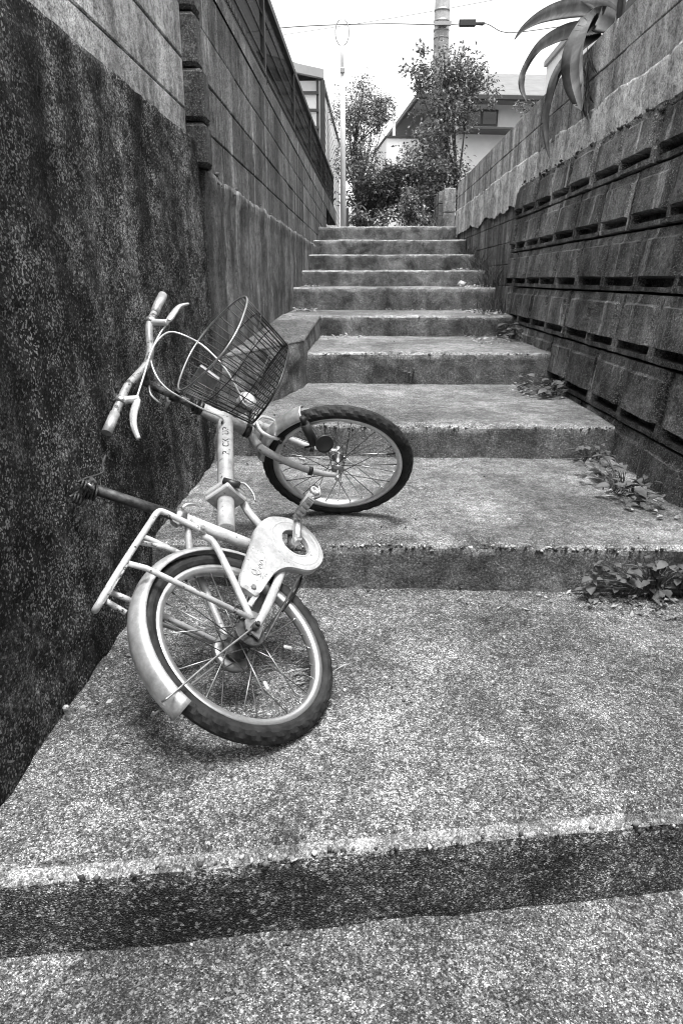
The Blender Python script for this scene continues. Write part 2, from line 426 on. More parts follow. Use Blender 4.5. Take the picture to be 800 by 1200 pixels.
for k in range(260):                                     # loose grit on the treads and in the corners
    i = rs.choice([1, 2, 2, 3, 3, 4, 5, 6]); zt, yf, sk, yb, xl, xr, h = STEPS[i]
    x = rs.uniform(-.66, 1.2); y = rs.uniform(yf+sk*x+.05, STEPS[i+1][1]+STEPS[i+1][2]*x-.01)
    if rs.random() < .5: y = STEPS[i+1][1]+STEPS[i+1][2]*x-.012-abs(rs.gauss(0, .02))
    pebble_mesh(pb, (x, y, zt+.004), rs.choice([.003, .004, .004, .006]), k+900)
obj('pebbles', pb, 'pebble', stairs)['kind'] = 'stuff'

# corner ledge beside the stairs
lg = MB(); n = 16
top = [(-.70, 3.42, .60), (-.372, 4.43, .603), (-.362, 5.99, .676), (-.70, 5.99, .676)]
bot = [(-.70, 2.95, .10), (-.375, 4.45, .10), (-.362, 5.99, .10), (-.70, 5.99, .10)]
def patch(mb, a, b, c, d, nu, nv, amp, sd, mi=0):
    vs = []; nr = (Vector(b)-Vector(a)).cross(Vector(d)-Vector(a)).normalized()
    for i in range(nu+1):
        for j in range(nv+1):
            u, v = i/nu, j/nv; p = (Vector(a)*(1-u)+Vector(b)*u)*(1-v)+(Vector(d)*(1-u)+Vector(c)*u)*v
            e = min(u, 1-u, v, 1-v); k = min(1, e*8)
            p += nr*(fbm(p.x*9+sd, p.y*9, p.z*9)*amp*k - (1-k)*.006)
            vs.append(p)
    F = [(i*(nv+1)+j, (i+1)*(nv+1)+j, (i+1)*(nv+1)+j+1, i*(nv+1)+j+1) for i in range(nu) for j in range(nv)]
    mb.add(vs, F, mi, True)
patch(lg, top[0], top[1], top[2], top[3], 24, 50, .012, 1)
patch(lg, bot[0], bot[1], top[1], top[0], 40, 24, .022, 4, 1)
patch(lg, bot[1], bot[2], top[2], top[1], 40, 20, .014, 7, 1)
ld = obj('concrete_ledge', lg, ['ledge', 'riser'])
tag(ld, 'wedge shaped concrete ledge against the left wall behind the bicycle basket', 'ledge')

# ------------------------------------------------------------------ left walls
def wall_grid(mb, x_of_z, y0, y1, z0, ztop, ny, nz, amp, freq, sd, back=.35, sign=1):
    """face towards +x (sign 1) or -x; ztop(y) gives the top edge"""
    vs = []
    for i in range(ny+1):
        y = y0+(y1-y0)*i/ny
        for j in range(nz+1):
            zt = ztop(y); z = z0+(zt-z0)*j/nz
            d = fbm(y*freq, z*freq, sd, 5)*amp+fbm(y*1.3, z*1.3, sd+9)*amp*1.2
            vs.append((x_of_z(z)+sign*d, y, z))
        vs.append((x_of_z(ztop(y))-sign*back, y, ztop(y)))
    P = nz+2
    F = [(i*P+j, (i+1)*P+j, (i+1)*P+j+1, i*P+j+1) for i in range(ny) for j in range(P-1)]
    if sign < 0: F = [f[::-1] for f in F]
    mb.add(vs, F, 0, True)
    o = len(mb.v)
    for ii in (0, ny):
        zt = ztop(y0 if ii == 0 else y1); yy = y0 if ii == 0 else y1
        ids = [ii*P+j for j in range(P)]; k = len(mb.v); mb.v.append((x_of_z(z0)-sign*back, yy, z0))
        mb.f.append(ids+[k] if ii else (ids+[k])[::-1]); mb.mi.append(0); mb.smooth.append(False)
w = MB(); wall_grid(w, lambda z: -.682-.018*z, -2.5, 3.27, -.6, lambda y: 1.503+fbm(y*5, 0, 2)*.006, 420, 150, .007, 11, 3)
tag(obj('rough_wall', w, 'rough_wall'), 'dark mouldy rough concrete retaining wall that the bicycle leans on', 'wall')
w = MB()
w.box((-.71, .44, 1.5085), (.10, 5.64, .005))
def block_mesh(L, H, D, bev=.006, sd=0):
    return MB().box((0, 0, 0), (D, L, H), None, bev).mesh('block')
BM = {}
def block(parent, x, y0, y1, z0, z1, D, mat, name='block', bev=.004):
    L, H = round(y1-y0, 3), round(z1-z0, 3); key = (L, H, D, mat, bev)
    if key not in BM:
        BM[key] = block_mesh(L, H, D, bev); BM[key].materials.append(MT[mat])
    M = Matrix.Translation((x, (y0+y1)/2, (z0+z1)/2)) @ Matrix.Rotation(random.uniform(-.004, .004), 4, 'Z')
    return link(name, BM[key], parent, M)
def courses(parent, xface, sign, y0, y1, zs, mat, L=.40, D=.14, gap=.005, jitter=.003, off=.2):
    """xface: visible face x; sign +1 faces +x"""
    for c in range(len(zs)-1):
        y = y0-(off if c % 2 else 0)
        while y < y1-.02:
            a, b = max(y, y0), min(y+L, y1)
            if b-a > .03:
                xf = xface+random.uniform(-jitter, jitter)
                block(parent, xf-sign*D/2, a+gap/2, b-gap/2, zs[c]+gap/2, zs[c+1]-gap/2, D, mat)
            y += L
    m = MB(); m.box((xface-sign*(D/2+.006), (y0+y1)/2, (zs[0]+zs[-1])/2), (D-.008, y1-y0-.02, zs[-1]-zs[0]-.004))
    obj('mortar', m, 'mortar', parent)
nb = empty('block_wall', (-.78, 1, 1.5)); tag(nb, 'pale concrete block wall set on top of the rough dark wall', 'wall')
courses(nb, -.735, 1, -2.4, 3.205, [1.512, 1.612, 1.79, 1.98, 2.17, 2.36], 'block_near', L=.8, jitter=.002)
pl = empty('block_pilaster', (-.74, 3.3, 1.5)); tag(pl, 'dark block pilaster where the two left block walls meet', 'pilaster')
for k, z in enumerate([1.40, 1.57, 1.765, 1.96, 2.155, 2.35]):
    if k < 5:
        block(pl, -.76+.02*(k < 2), 3.215, 3.335, z+.004, [1.57, 1.765, 1.96, 2.155, 2.35][k]-.004, .16, 'block_left', bev=.014)
        block(pl, -.775+.02*(k < 2), 3.345, 3.395, z+.004, [1.57, 1.765, 1.96, 2.155, 2.35][k]-.012, .16, 'block_left', bev=.012)
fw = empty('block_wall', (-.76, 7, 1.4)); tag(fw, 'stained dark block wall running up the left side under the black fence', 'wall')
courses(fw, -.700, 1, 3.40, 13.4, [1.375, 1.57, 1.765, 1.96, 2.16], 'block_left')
cp = MB()
cp.add([(-.698, 3.40, 2.165), (-.698, 17.8, 2.165), (-.698, 17.8, 2.45), (-.698, 3.40, 2.205), (-.90, 3.40, 2.165), (-.90, 17.8, 2.165), (-.90, 17.8, 2.45), (-.90, 3.40, 2.205)],
       [(0,1,2,3),(3,2,6,7),(4,7,6,5),(0,3,7,4),(1,5,6,2)])
obj('coping', cp, 'block_left', fw)
w = MB(); wall_grid(w, lambda z: -.690+.007*max(0, min(1, (z-1.30)/.05)), 3.27, 13.4, 0, lambda y: 1.395+fbm(y*4, 1, 2)*.022, 420, 60, .006, 7, 8)
obj('footing', w, 'footing', fw)
lip = MB(); rs = random.Random(11)
for k in range(26):
    y = 3.3+6.5*rs.random()**1.4; pebble_mesh(lip, (-.676+rs.uniform(-.012, .006), y, 1.392+rs.uniform(-.03, .02)+fbm(y*4, 1, 2)*.022), .005+.016*rs.random()**2.5, k)
obj('broken_mortar', lip, 'footing', fw)['kind'] = 'stuff'

# ------------------------------------------------------------------ right walls
def XR(z): return 1.165+.085*z
stw = empty('precast_wall', (1.3, 4.5, 0)); tag(stw, 'mouldy retaining wall of bevelled precast blocks on the right', 'wall')
ZC = [-.23, .05, .33, .615, .895, 1.17, 1.44, 1.70]
def precast(L, H, sd):
    rn = random.Random(sd)
    us = [0, .004, .030, .048, .10, L-.10, L-.060, L-.030, L-.004, L]
    rows = [  # v, w on joint column, w on flank, w in the panel
        (0, -.02, -.02, -.02), (.003, .006, .016, .016), (.024, .006, .018, .018), (.027, .004, .016, -.035), (.060, .004, .016, -.040), (.066, .006, .018, .036),
        (H*.5, .006, .016, .032), (H-.052, .006, .014, .029), (H-.042, .005, .011, .014), (H-.004, .003, .008, .010), (H, -.02, -.02, -.02)]
    colw = [0, 1, 1, 3, 3, 3, 3, 1, 1, 0]; vs = []
    for i, u in enumerate(us):
        for v, wj, wf, wp in rows:
            c = colw[i]
            wv = wj-.012 if c == 0 else wf if c == 1 else (wf*.35+wp*.65 if wp > 0 else wp) if c == 2 else wp
            wv += rn.uniform(-.0025, .0025)
            du = rn.uniform(-.002, .002) if 0 < i < len(us)-1 else 0
            vs.append((-wv, u+du-L/2, v+(rn.uniform(-.003, .003) if 0 < v < H else 0)))
    P = len(rows)
    F = [(i*P+j, i*P+j+1, (i+1)*P+j+1, (i+1)*P+j) for i in range(len(us)-1) for j in range(P-1)]
    # end caps towards the wall core
    m = MB(); m.add(vs, F, 0, False)
    o = len(m.v); m.v += [(.06, -L/2, 0), (.06, -L/2, H), (.06, L/2, 0), (.06, L/2, H)]
    a = [j for j in range(P)]; b = [(len(us)-1)*P+j for j in range(P)]
    for f in ([o]+a+[o+1], ([o+2]+b+[o+3])[::-1], [a[-1], b[-1], o+3, o+1], [a[0], o, o+2, b[0]]):
        m.f.append(f); m.mi.append(0); m.smooth.append(False)
    return m.mesh('block')
PM = {}
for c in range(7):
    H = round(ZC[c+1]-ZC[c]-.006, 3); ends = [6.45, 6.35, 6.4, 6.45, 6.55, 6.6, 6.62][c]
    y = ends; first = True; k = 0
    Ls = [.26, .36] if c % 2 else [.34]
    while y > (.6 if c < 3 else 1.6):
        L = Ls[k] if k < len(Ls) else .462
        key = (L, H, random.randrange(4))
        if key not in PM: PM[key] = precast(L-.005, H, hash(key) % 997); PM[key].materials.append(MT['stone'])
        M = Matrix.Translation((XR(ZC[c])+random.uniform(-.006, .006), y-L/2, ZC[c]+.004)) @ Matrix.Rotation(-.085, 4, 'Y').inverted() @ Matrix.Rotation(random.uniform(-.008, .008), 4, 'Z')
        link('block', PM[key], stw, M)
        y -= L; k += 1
core = MB(); core.add([(1.235, .4, -.5), (1.235, 6.6, -.5), (1.385, 6.6, 1.69), (1.385, .4, 1.69), (1.6, .4, 1.69), (1.6, 6.6, 1.69), (1.6, 6.6, -.5), (1.6, .4, -.5)], [(0,3,2,1),(3,4,5,2),(1,2,5,6),(0,7,4,3)])
obj('core', core, 'mortar', stw)
lim = MB(); wall_grid(lim, lambda z: 1.315, .6, 11.25, 1.66, lambda y: 1.900+fbm(y*1.7, 3, 2)*.03, 400, 16, .010, 9, 5, .15, -1)
rw = empty('block_wall', (1.42, 6, 1.7)); tag(rw, 'block wall with pale lime band on top of the precast blocks, agave above', 'wall')
# ragged lower edge of the band
vs2 = []
for v in lim.v:
    x, y, z = v
    if z < 1.665: z = 1.69-.05*max(0, (6.6-y)/6.6)+fbm(y*5, 7, 1)*.05 if y < 6.6 else 1.57+fbm(y*1.6, 7, 1)*.07
    vs2.append((x, y, z))
lim.v = vs2
obj('lime_band', lim, 'lime', rw)
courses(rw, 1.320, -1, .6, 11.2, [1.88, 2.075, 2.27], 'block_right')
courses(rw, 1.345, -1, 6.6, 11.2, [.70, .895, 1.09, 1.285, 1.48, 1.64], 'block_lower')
bk = MB(); bk.box((1.52, 5.9, 1.0), (.10, 10.6, 2.3)); obj('back_fill', bk, 'mortar', rw)
# rough mortar crumbs under the band
lip = MB(); rs = random.Random(5)
for k in range(170):
    y = 2.2+4.3*rs.random(); pebble_mesh(lip, (1.300+rs.uniform(-.015, .01), y, 1.70-.05*max(0, (6.6-y)/6.6)+rs.uniform(-.02, .02)), .004+.014*rs.random()**2.5, k)
obj('broken_mortar', lip, 'mortar', rw)['kind'] = 'stuff'
# far low wall and pillar beyond the stair head
lw = empty('garden_wall', (1.1, 14, 1.64)); tag(lw, 'low garden wall with a square end pillar at the head of the stairs', 'wall')
for c in range(4):
    for k in range(8):
        M = Matrix.Translation((1.30-.0*k, 13.15+.2+.4*k, 1.70+.195*c)) @ Matrix.Rotation(-.02, 4, 'Z')
        key = ('gw',)
        if key not in BM: BM[key] = block_mesh(.392, .187, .12); BM[key].materials.append(MT['block_lower'])
        link('block', BM[key], lw, M)
for k in range(2):
    m = MB().box((1.40, 13.0, 1.64+.2+.38*k), (.19, .19, .372), None, .01); obj('pillar_block', m, 'block_near', lw)

# ------------------------------------------------------------------ fence on the left wall
def fz(y): return 2.207+(y-3.4)*.0170
fn = empty('panel_fence', (-.76, 9, 2.2)); tag(fn, 'black panel fence with thin posts on top of the left block wall', 'fence')
posts = [1.5, 3.6, 5.78, 8.0, 10.3, 12.6, 14.9, 17.1]
for y in posts:
    if y > 3: obj('post', MB().box((-.745, y, fz(y)+.32), (.035, .04, .66), None, .004), 'fence', fn)
for a, b in zip(posts[1:-1], posts[2:]):
    ya, yb = a+.025, b-.025
    for dz, h, d in ((.035, .055, .045), (.635, .05, .05)):
        t = MB(); t.add([(-.745+sx*d/2, y, fz(y)+dz+sz*h/2) for y in (ya, yb) for sx, sz in ((-1,-1),(1,-1),(1,1),(-1,1))], [(0,1,2,3),(7,6,5,4),(0,4,5,1),(1,5,6,2),(2,6,7,3),(3,7,4,0)])
        obj('rail', t, 'fence', fn)
    pm = MB(); pm.add([(-.750+dx, y, fz(y)+z) for dx in (0, -.006) for y, z in ((ya, .07), (yb, .07), (yb, .605), (ya, .605))], [(0,1,2,3),(7,6,5,4),(0,4,5,1),(1,5,6,2),(2,6,7,3),(3,7,4,0)])
    obj('panel', pm, 'smoke', fn)
    bars = MB()
    for q in range(1, 4):
        zz = .07+.535*q/4
        bars.tube([(-.742, ya, fz(ya)+zz), (-.742, yb, fz(yb)+zz)], .006, 6)
    obj('bars', bars, 'fence', fn)
    kn = MB(); nn = int((yb-ya)/.045)
    for q in range(nn):                                    # punched knuckles along the bottom rail
        y = ya+(q+.5)*(yb-ya)/nn
        kn.box((-.724, y, fz(y)+.10), (.010, .022, .03)); kn.box((-.724, y+.02, fz(y)-.002), (.010, .022, .028))
    obj('rail_trim', kn, 'fence', fn)['kind'] = 'stuff'

# ------------------------------------------------------------------ building and carport behind the fence
bl = empty('siding_house', (-3, 22, 1.64)); tag(bl, 'pale sided building with sloping dark roof edge behind the left fence', 'building')
def quadbox(mb, P, thick):            # P four corners, extruded along thick vector
    P = [Vector(p) for p in P]; t = Vector(thick); mb.add(P+[p+t for p in P], [(0,1,2,3),(7,6,5,4),(0,4,5,1),(1,5,6,2),(2,6,7,3),(3,7,4,0)]); return mb
quads = quadbox(MB(), [(-1.0, 17.2, 1.6), (-1.0, 28.5, 1.6), (-1.0, 28.5, 5.55), (-1.0, 17.2, 5.0)], (-3.4, 0, 0))
obj('wall', quads, 'siding', bl)
for k in range(22):
    z = 1.9+k*.17; top_y0 = 17.2 if z < 5 else 17.2+(z-5)/.55*11.3
    obj('siding_board', quadbox(MB(), [(-.996, 17.21, z), (-.996, 28.49, z), (-.985, 28.49, z+.012), (-.985, 17.21, z+.012)], (-.004, 0, .12)), 'siding', bl) if z+.14 < 5 else None
obj('roof', quadbox(MB(), [(-.965, 17.0, 5.04), (-.965, 28.9, 5.62), (-4.6, 28.9, 6.6), (-4.6, 17.0, 6.03)], (0, 0, .10)), 'dark_trim', bl)
obj('corner_post', MB().box((-.955, 17.12, 3.3), (.10, .10, 3.36)), 'dark_trim', bl)
cpo = empty('carport', (-2, 16.6, 2.0)); tag(cpo, 'carport end screen of cloudy panes between dark rails left of the sided building', 'carport')
obj('gutter', quadbox(MB(), [(-4.2, 16.4, 5.52), (-.90, 16.4, 4.86), (-.90, 16.4, 5.02), (-4.2, 16.4, 5.68)], (0, .14, 0)), 'soffit', cpo)
for k in range(9):
    z = 4.62-k*.32
    obj('rail', MB().box((-2.55, 16.52, z), (3.1, .06, .055)), 'dark_trim', cpo)
    for j in range(3):
        xx = -1.05-.5-j*1.03
        obj('pane', MB().box((xx, 16.54, z-.16), (.98, .012, .25)), 'poly', cpo)
for xx in (-1.03, -2.06, -3.1, -4.1): obj('post', MB().box((xx, 16.56, 3.45), (.05, .05, 2.9)), 'dark_trim', cpo)

# ------------------------------------------------------------------ poles and wires
def at(name, label, cat, group=None, **k): pass
wp = empty('steel_pole', (-.385, 12.5, 1.695)); tag(wp, 'slim white steel pole with a wire loop on top at the stair head', 'pole')
obj('shaft', MB().tube([(-.372, 12.5, 1.695), (-.382, 12.5, 3.3), (-.388, 12.5, 3.95)], [.046, .042, .038], 14), 'pole_white', wp)
obj('upper_shaft', MB().tube([(-.388, 12.5, 3.95), (-.392, 12.5, 4.62)], [.026, .024], 12), 'pole_white', wp)
obj('clamp', MB().box((-.385, 12.46, 4.02), (.07, .05, .07), None, .006), 'steel', wp)
obj('wire_loop', MB().tube([(-.392+.105*math.sin(a), 12.5, 4.54+.18*math.cos(a)) for a in [k*R(330)/14+R(20) for k in range(15)]], .008, 6), 'steel', wp)
st = empty('fence_stake', (-.29, 12.2, 1.69)); obj('stake', MB().box((-.30, 12.3, 1.87), (.045, .045, .36), None, .005), 'dark_trim', st)
tag(st, 'short dark stake standing at the foot of the white pole', 'stake')
up = empty('utility_pole', (1.62, 18, 1.64)); tag(up, 'grey concrete utility pole rising behind the leafy tree', 'pole')
obj('shaft', MB().tube([(1.62, 18, 1.6), (1.60, 18, 9.5)], [.19, .145], 20), 'pole_con', up)
for z in (5.98, 6.13, 6.3, 6.5): obj('band', MB().tube([(1.604, 18, z-.02), (1.604, 18, z+.02)], .172, 20), 'steel', up)
obj('crossarm_bracket', MB().box((1.61, 17.8, 6.2), (.36, .10, .07)), 'steel', up)
def cable(name, pts, label, r=.012, extra=None):
    e = empty(name, pts[0]); obj('strand', MB().tube(pts, r, 6, 8), 'black_wire', e); tag(e, label, 'cable', 'overhead cables')
    return e
c1 = cable('power_cable', [(-9, 18, 5.92), (-4, 18, 6.02), (-1.8, 18, 6.22), (.2, 18, 6.27), (1.5, 18, 6.24), (2.1, 18, 6.25), (2.5, 18, 6.22)], 'overhead cable crossing to the utility pole from the left', .009)
c2 = cable('power_cable', [(2.1, 17.9, 6.24), (2.55, 17.9, 6.22), (2.9, 17.9, 6.07), (3.3, 17.9, 6.06), (4.4, 17.9, 6.18), (8, 17.9, 6.6)], 'overhead cable sagging right from the splice box', .008)
obj('splice_box', MB().box((2.15, 17.9, 6.235), (.36, .10, .14), None, .02), 'black', c2)
obj('cable_clamp', MB().box((2.42, 17.9, 6.225), (.20, .05, .05), None, .01), 'black', c2)
c3 = cable('power_cable', [(-6, 24, 7.4), (1.6, 18.1, 6.55), (9, 15, 6.9)], 'thin upper overhead cable touching the utility pole band', .004)

# ------------------------------------------------------------------ house behind
hs = empty('gabled_house', (3.6, 25, 1.64), Matrix.Translation((2.05, 22.6, 1.64)) @ Matrix.Rotation(R(6.5), 4, 'Z'))
tag(hs, 'white two storey house with grey hipped roof behind the tree', 'house')
def hp(name, mb, mat): return obj(name, mb, mat, hs, local=True)
hp('wall', MB().box((3.5, 3.8, 2.03), (7.0, 7.6, 4.06)), 'white_wall')
roof = MB(); e0, e1, y0, y1, ze = -.75, 7.75, -.75, 8.35, 4.10
roof.add([(e0,y0,ze),(e1,y0,ze),(e1,y1,ze),(e0,y1,ze),(2.4,3.8,5.75),(4.6,3.8,5.75)], [(0,1,5,4),(1,2,5),(2,3,4,5),(3,0,4)])
rf = hp('roof', roof, 'roof')
hp('soffit', MB().box((3.5, 3.8, 4.065), (8.36, 8.96, .05)), 'soffit')
for a, b, c, d in ((3.5, y0, 8.62, .1), (3.5, y1, 8.62, .1)): hp('gutter', MB().box((a, b, 4.06), (c, d, .14), None, .02), 'dark_trim')
for a, b, c, d in ((e0, 3.8, .1, 9.0), (e1, 3.8, .1, 9.0)): hp('gutter', MB().box((a, b, 4.06), (c, d, .14), None, .02), 'dark_trim')
def window(x, z, w_, h_):
    f = hp('window', MB().box((x, -.03, z), (w_, .10, h_), None, .01), 'dark_trim')
    obj('pane', MB().box((x-w_/4+.01, -.085, z), (w_/2-.09, .02, h_-.12)), 'glass', f, local=True); obj('pane', MB().box((x+w_/4-.01, -.085, z), (w_/2-.09, .02, h_-.12)), 'glass', f, local=True)
window(1.20, 3.68, .95, .44); window(3.6, 3.68, 1.2, .5); window(1.2, .6, 1.3, 1.0)
hp('canopy', MB().box((1.75, -.35, 3.31), (2.6, .75, .07), None, .01), 'dark_trim')
hp('downpipe', MB().tube([(.06, -.09, 0), (.06, -.09, 4.0)], .04, 8), 'soffit')
bal = hp('balcony', MB().box((-.70, 2.2, 2.90), (1.40, 2.8, .78), None, .02), 'white_wall')
obj('balcony_cap', MB().box((-.70, 2.2, 3.315), (1.46, 2.86, .05)), 'dark_trim', bal, local=True)
hp('balcony_post', MB().box((-1.15, .95, 3.70), (.08, .08, .72)), 'pole_white')
hp('shutter', MB().box((-.03, 4.3, 3.35), (.10, 1.5, 1.1)), 'dark_trim')
hp('side_window', MB().box((-.03, 1.6, 3.2), (.10, 1.2, .9)), 'dark_trim')
hp('porch_roof', quadbox(MB(), [(-1.7, 1.6, 1.55), (0, 1.6, 2.05), (0, 5.5, 2.05), (-1.7, 5.5, 1.55)], (0, 0, .10)), 'roof')
fb = empty('neighbour_house', (5.2, 14.6, 2.1)); tag(fb, 'plain white building corner behind the agave above the right wall', 'house')
obj('wall', MB().box((5.28, 14.6, 3.4), (3.4, 3.4, 3.2)), 'white_wall', fb)
obj('parapet', MB().box((5.28, 14.6, 5.05), (3.5, 3.5, .10)), 'soffit', fb)

# ------------------------------------------------------------------ vegetation
def leaf_add(mb, p, d, up, L, W, fold=.25):
    d = d.normalized(); s_ = d.cross(up)
    if s_.length < 1e-3: s_ = d.orthogonal()
    s_.normalize(); n_ = s_.cross(d)
    a = p; m1 = p+d*L*.5; t = p+d*L-n_*L*.12
    mb.add([a, m1+s_*W*.5+n_*W*fold, t, m1-s_*W*.5+n_*W*fold, m1], [(0,4,1),(4,2,1),(0,3,4),(4,3,2)], 0, False)
def crown(mb, c, rad, n, L, sd, dens=None, clump=9):
    rn = random.Random(sd); c = Vector(c)
    cl = []
    for k in range(max(6, n//clump//4)):
        v = Vector((rn.gauss(0, 1), rn.gauss(0, 1), rn.gauss(0, 1))).normalized()*(rn.random()**.42)
        cl.append((c+Vector((v.x*rad[0], v.y*rad[1], v.z*rad[2])), v))
    for k in range(n):
        q, v = rn.choice(cl); s_ = rad[0]*.15
        p = q+Vector((rn.gauss(0, s_), rn.gauss(0, s_), rn.gauss(0, s_)))
        d = Vector((rn.gauss(0, 1), rn.gauss(0, 1), rn.gauss(-.2, .7)))+v*.8
        leaf_add(mb, p, d, Vector((rn.gauss(0, .5), rn.gauss(0, .5), 1)), L*rn.uniform(.6, 1.25), L*rn.uniform(.4, .6))
    return cl
def tree(name, base, trunk_pts, blobs, nleaf, L, label, mat='leaf', cat='tree', sd=1):
    t = empty(name, base); cr = MB(); tr = MB(); rn = random.Random(sd); tips = []
    for i, (c, rad, fr) in enumerate(blobs): tips += [q for q, v in crown(cr, c, rad, int(nleaf*fr), L, sd+i)]
    tr.tube(trunk_pts[0], trunk_pts[1], 8, 4)
    tp = [Vector(p) for p in trunk_pts[0]]
    for q in rn.sample(tips, min(len(tips), 34)):
        s0 = rn.choice(tp[1:]); s0 = s0 if s0.z < q.z else tp[1]
        mid = (s0+q)/2+Vector((rn.uniform(-.1, .1), rn.uniform(-.1, .1), rn.uniform(-.05, .12)))
        tr.tube([s0, mid, q], [.018, .011, .004], 5, 3)
    obj('trunk', tr, 'bark', t); obj('crown', cr, mat, t)
    tag(t, label, cat); return t
tree('leafy_tree', (1.55, 14.5, 1.64), ([(1.75, 14.5, 1.64), (1.7, 14.5, 2.6), (1.45, 14.5, 3.4), (1.40, 14.5, 4.2), (1.35, 14.5, 4.8)], [.05, .045, .035, .022, .01]),
     [((1.50, 14.5, 4.45), (.56, .5, .42), .17), ((1.02, 14.5, 4.55), (.34, .3, .32), .06), ((2.0, 14.5, 4.15), (.34, .35, .42), .07), ((1.35, 14.4, 3.75), (.58, .5, .45), .18), ((1.2, 14.4, 2.95), (.66, .5, .5), .28), ((1.1, 14.2, 2.3), (.62, .5, .45), .18)],
     10500, .082, 'broad leafy tree at the stair head in front of the white house')
tree('feathery_tree', (-.4, 20, 1.64), ([(-.2, 20, 1.64), (-.2, 20, 3.0), (-.3, 20, 4.2), (-.1, 20, 5.4)], [.08, .07, .05, .02]),
     [((-.2, 20, 5.0), (.72, .7, .62), .42), ((.32, 20, 4.95), (.36, .5, .42), .15), ((-.25, 20, 3.9), (.6, .6, .6), .28), ((.1, 19.8, 3.2), (.4, .5, .45), .15)],
     7600, .078, 'loose small leaved tree behind the white steel pole', sd=21)
tree('evergreen_shrub', (.2, 14.2, 1.64), ([(.1, 14.2, 1.64), (.1, 14.2, 2.2), (.15, 14.2, 2.7)], [.04, .03, .01]),
     [((.12, 14.3, 2.50), (.55, .5, .5), .5), ((.5, 14.4, 2.6), (.35, .4, .35), .3), ((.2, 14.1, 2.0), (.5, .4, .3), .2)], 5200, .08, 'dark dense shrub low beside the white pole', 'leaf_dark', 'shrub', 31)
tree('pale_shrub', (-.05, 13.3, 1.64), ([(-.0, 13.4, 1.64), (0, 13.4, 1.85), (.0, 13.4, 2.1)], [.02, .015, .006]),
     [((-.08, 13.4, 2.0), (.24, .2, .22), .6), ((.3, 13.4, 1.95), (.22, .2, .2), .4)], 520, .08, 'small pale leaved shrub at the foot of the white pole', 'leaf', 'shrub', 41)
tree('trailing_shrub', (.75, 13.5, 1.64), ([(.8, 13.5, 1.64), (.78, 13.5, 2.0), (.8, 13.5, 2.4)], [.02, .015, .006]),
     [((.72, 13.5, 2.1), (.28, .25, .38), .6), ((.98, 13.5, 1.85), (.25, .2, .2), .4)], 900, .07, 'shrub spilling over at the top step below the leafy tree', 'leaf', 'shrub', 45)
tree('twiggy_shrub', (2.9, 10.5, 2.1), ([(2.6, 10.6, 2.1), (2.5, 10.6, 2.7), (2.4, 10.6, 3.1)], [.03, .02, .008]),
     [((2.22, 10.6, 2.95), (.25, .3, .3), 1)], 420, .06, 'sparse twiggy shrub peeking over the right wall beside the agave', 'leaf', 'shrub', 51)
# agave
ag = empty('agave_plant', (1.5, 5.05, 2.12)); tag(ag, 'large agave with drooping leaves hanging over the right wall', 'agave')
AG = [([(1.5,5.061,2.46),(1.42,5.165,2.538),(1.32,5.509,2.636),(1.24,5.914,2.719),(1.18,6.305,2.759),(1.15,6.474,2.745)], .062),
      ([(1.48,5.096,2.42),(1.38,5.167,2.429),(1.3,5.487,2.493),(1.22,5.826,2.506),(1.17,6.011,2.425),(1.15,5.991,2.31),(1.14,5.741,2.157)], .055),
      ([(1.44,5.119,2.40),(1.34,5.175,2.331),(1.28,5.365,2.265),(1.245,5.44,2.133),(1.235,5.468,1.943),(1.235,5.319,1.73)], .06),
      ([(1.46,4.98,2.40),(1.36,5.049,2.431),(1.27,4.949,2.284),(1.245,4.876,2.131),(1.24,4.732,1.978),(1.24,4.645,1.881)], .095),
      ([(1.5,5.05,2.4),(1.45,5.19,2.577),(1.42,5.4,2.704),(1.40,5.58,2.869),(1.39,5.66,2.96)], .06),
      ([(1.52,5.03,2.4),(1.5,5.13,2.646),(1.48,5.196,2.778),(1.48,5.25,3.0)], .06),
      ([(1.55,4.98,2.4),(1.65,4.9,2.7),(1.8,4.75,2.9),(1.95,4.6,2.95)], .06), ([(1.56,5.1,2.4),(1.7,5.3,2.65),(1.9,5.5,2.75),(2.1,5.7,2.7)], .06),
      ([(1.5,4.95,2.4),(1.47,4.8,2.6),(1.45,4.6,2.75),(1.42,4.4,2.8)], .055)]
for li, (pts, wd) in enumerate(AG):
    P, _ = catmull([Vector(p) for p in pts], [0]*len(pts), 7); k = len(P); mb = MB(); vs = []
    for i, p in enumerate(P):
        t = i/(k-1); T = (P[min(i+1, k-1)]-P[max(i-1, 0)]).normalized()
        s_ = T.cross(Vector((-.75, -.45, .45))).normalized(); nn = s_.cross(T).normalized()
        wv = wd*.95*(.55+.6*math.sin(min(1, t*1.5+.12)*math.pi*.62))*(1-t**3.2)+.001
        th = .016*(1-t)+.003
        s_ = (s_*math.cos(.18*math.sin(t*3+li))+nn*math.sin(.18*math.sin(t*3+li)))
        for j, u in enumerate((-1, -.5, 0, .5, 1)): vs.append(p+s_*wv*u+nn*(abs(u)**1.6*wv*.45))
        vs.append(p-nn*th)
    F = []
    for i in range(k-1):
        for j in range(4): F.append((i*6+j, i*6+j+1, i*6+6+j+1, i*6+6+j))
        F.append((i*6, i*6+6, i*6+11, i*6+5)); F.append((i*6+4, i*6+5, i*6+11, i*6+10))
    mb.add(vs, F, 0, True); obj('leaf', mb, 'agave', ag)
db = MB(); rs = random.Random(8)
for k in range(26):
    p = Vector((1.27+rs.uniform(-.01, .02), 4.72+rs.uniform(-.06, .06), 2.25-rs.random()*.32)); leaf_add(db, p, Vector((rs.uniform(-.3, .3), rs.uniform(-.3, .3), -1)), Vector((-1, 0, .2)), .12, .025)
obj('withered_leaves', db, 'bark', ag)['kind'] = 'stuff'
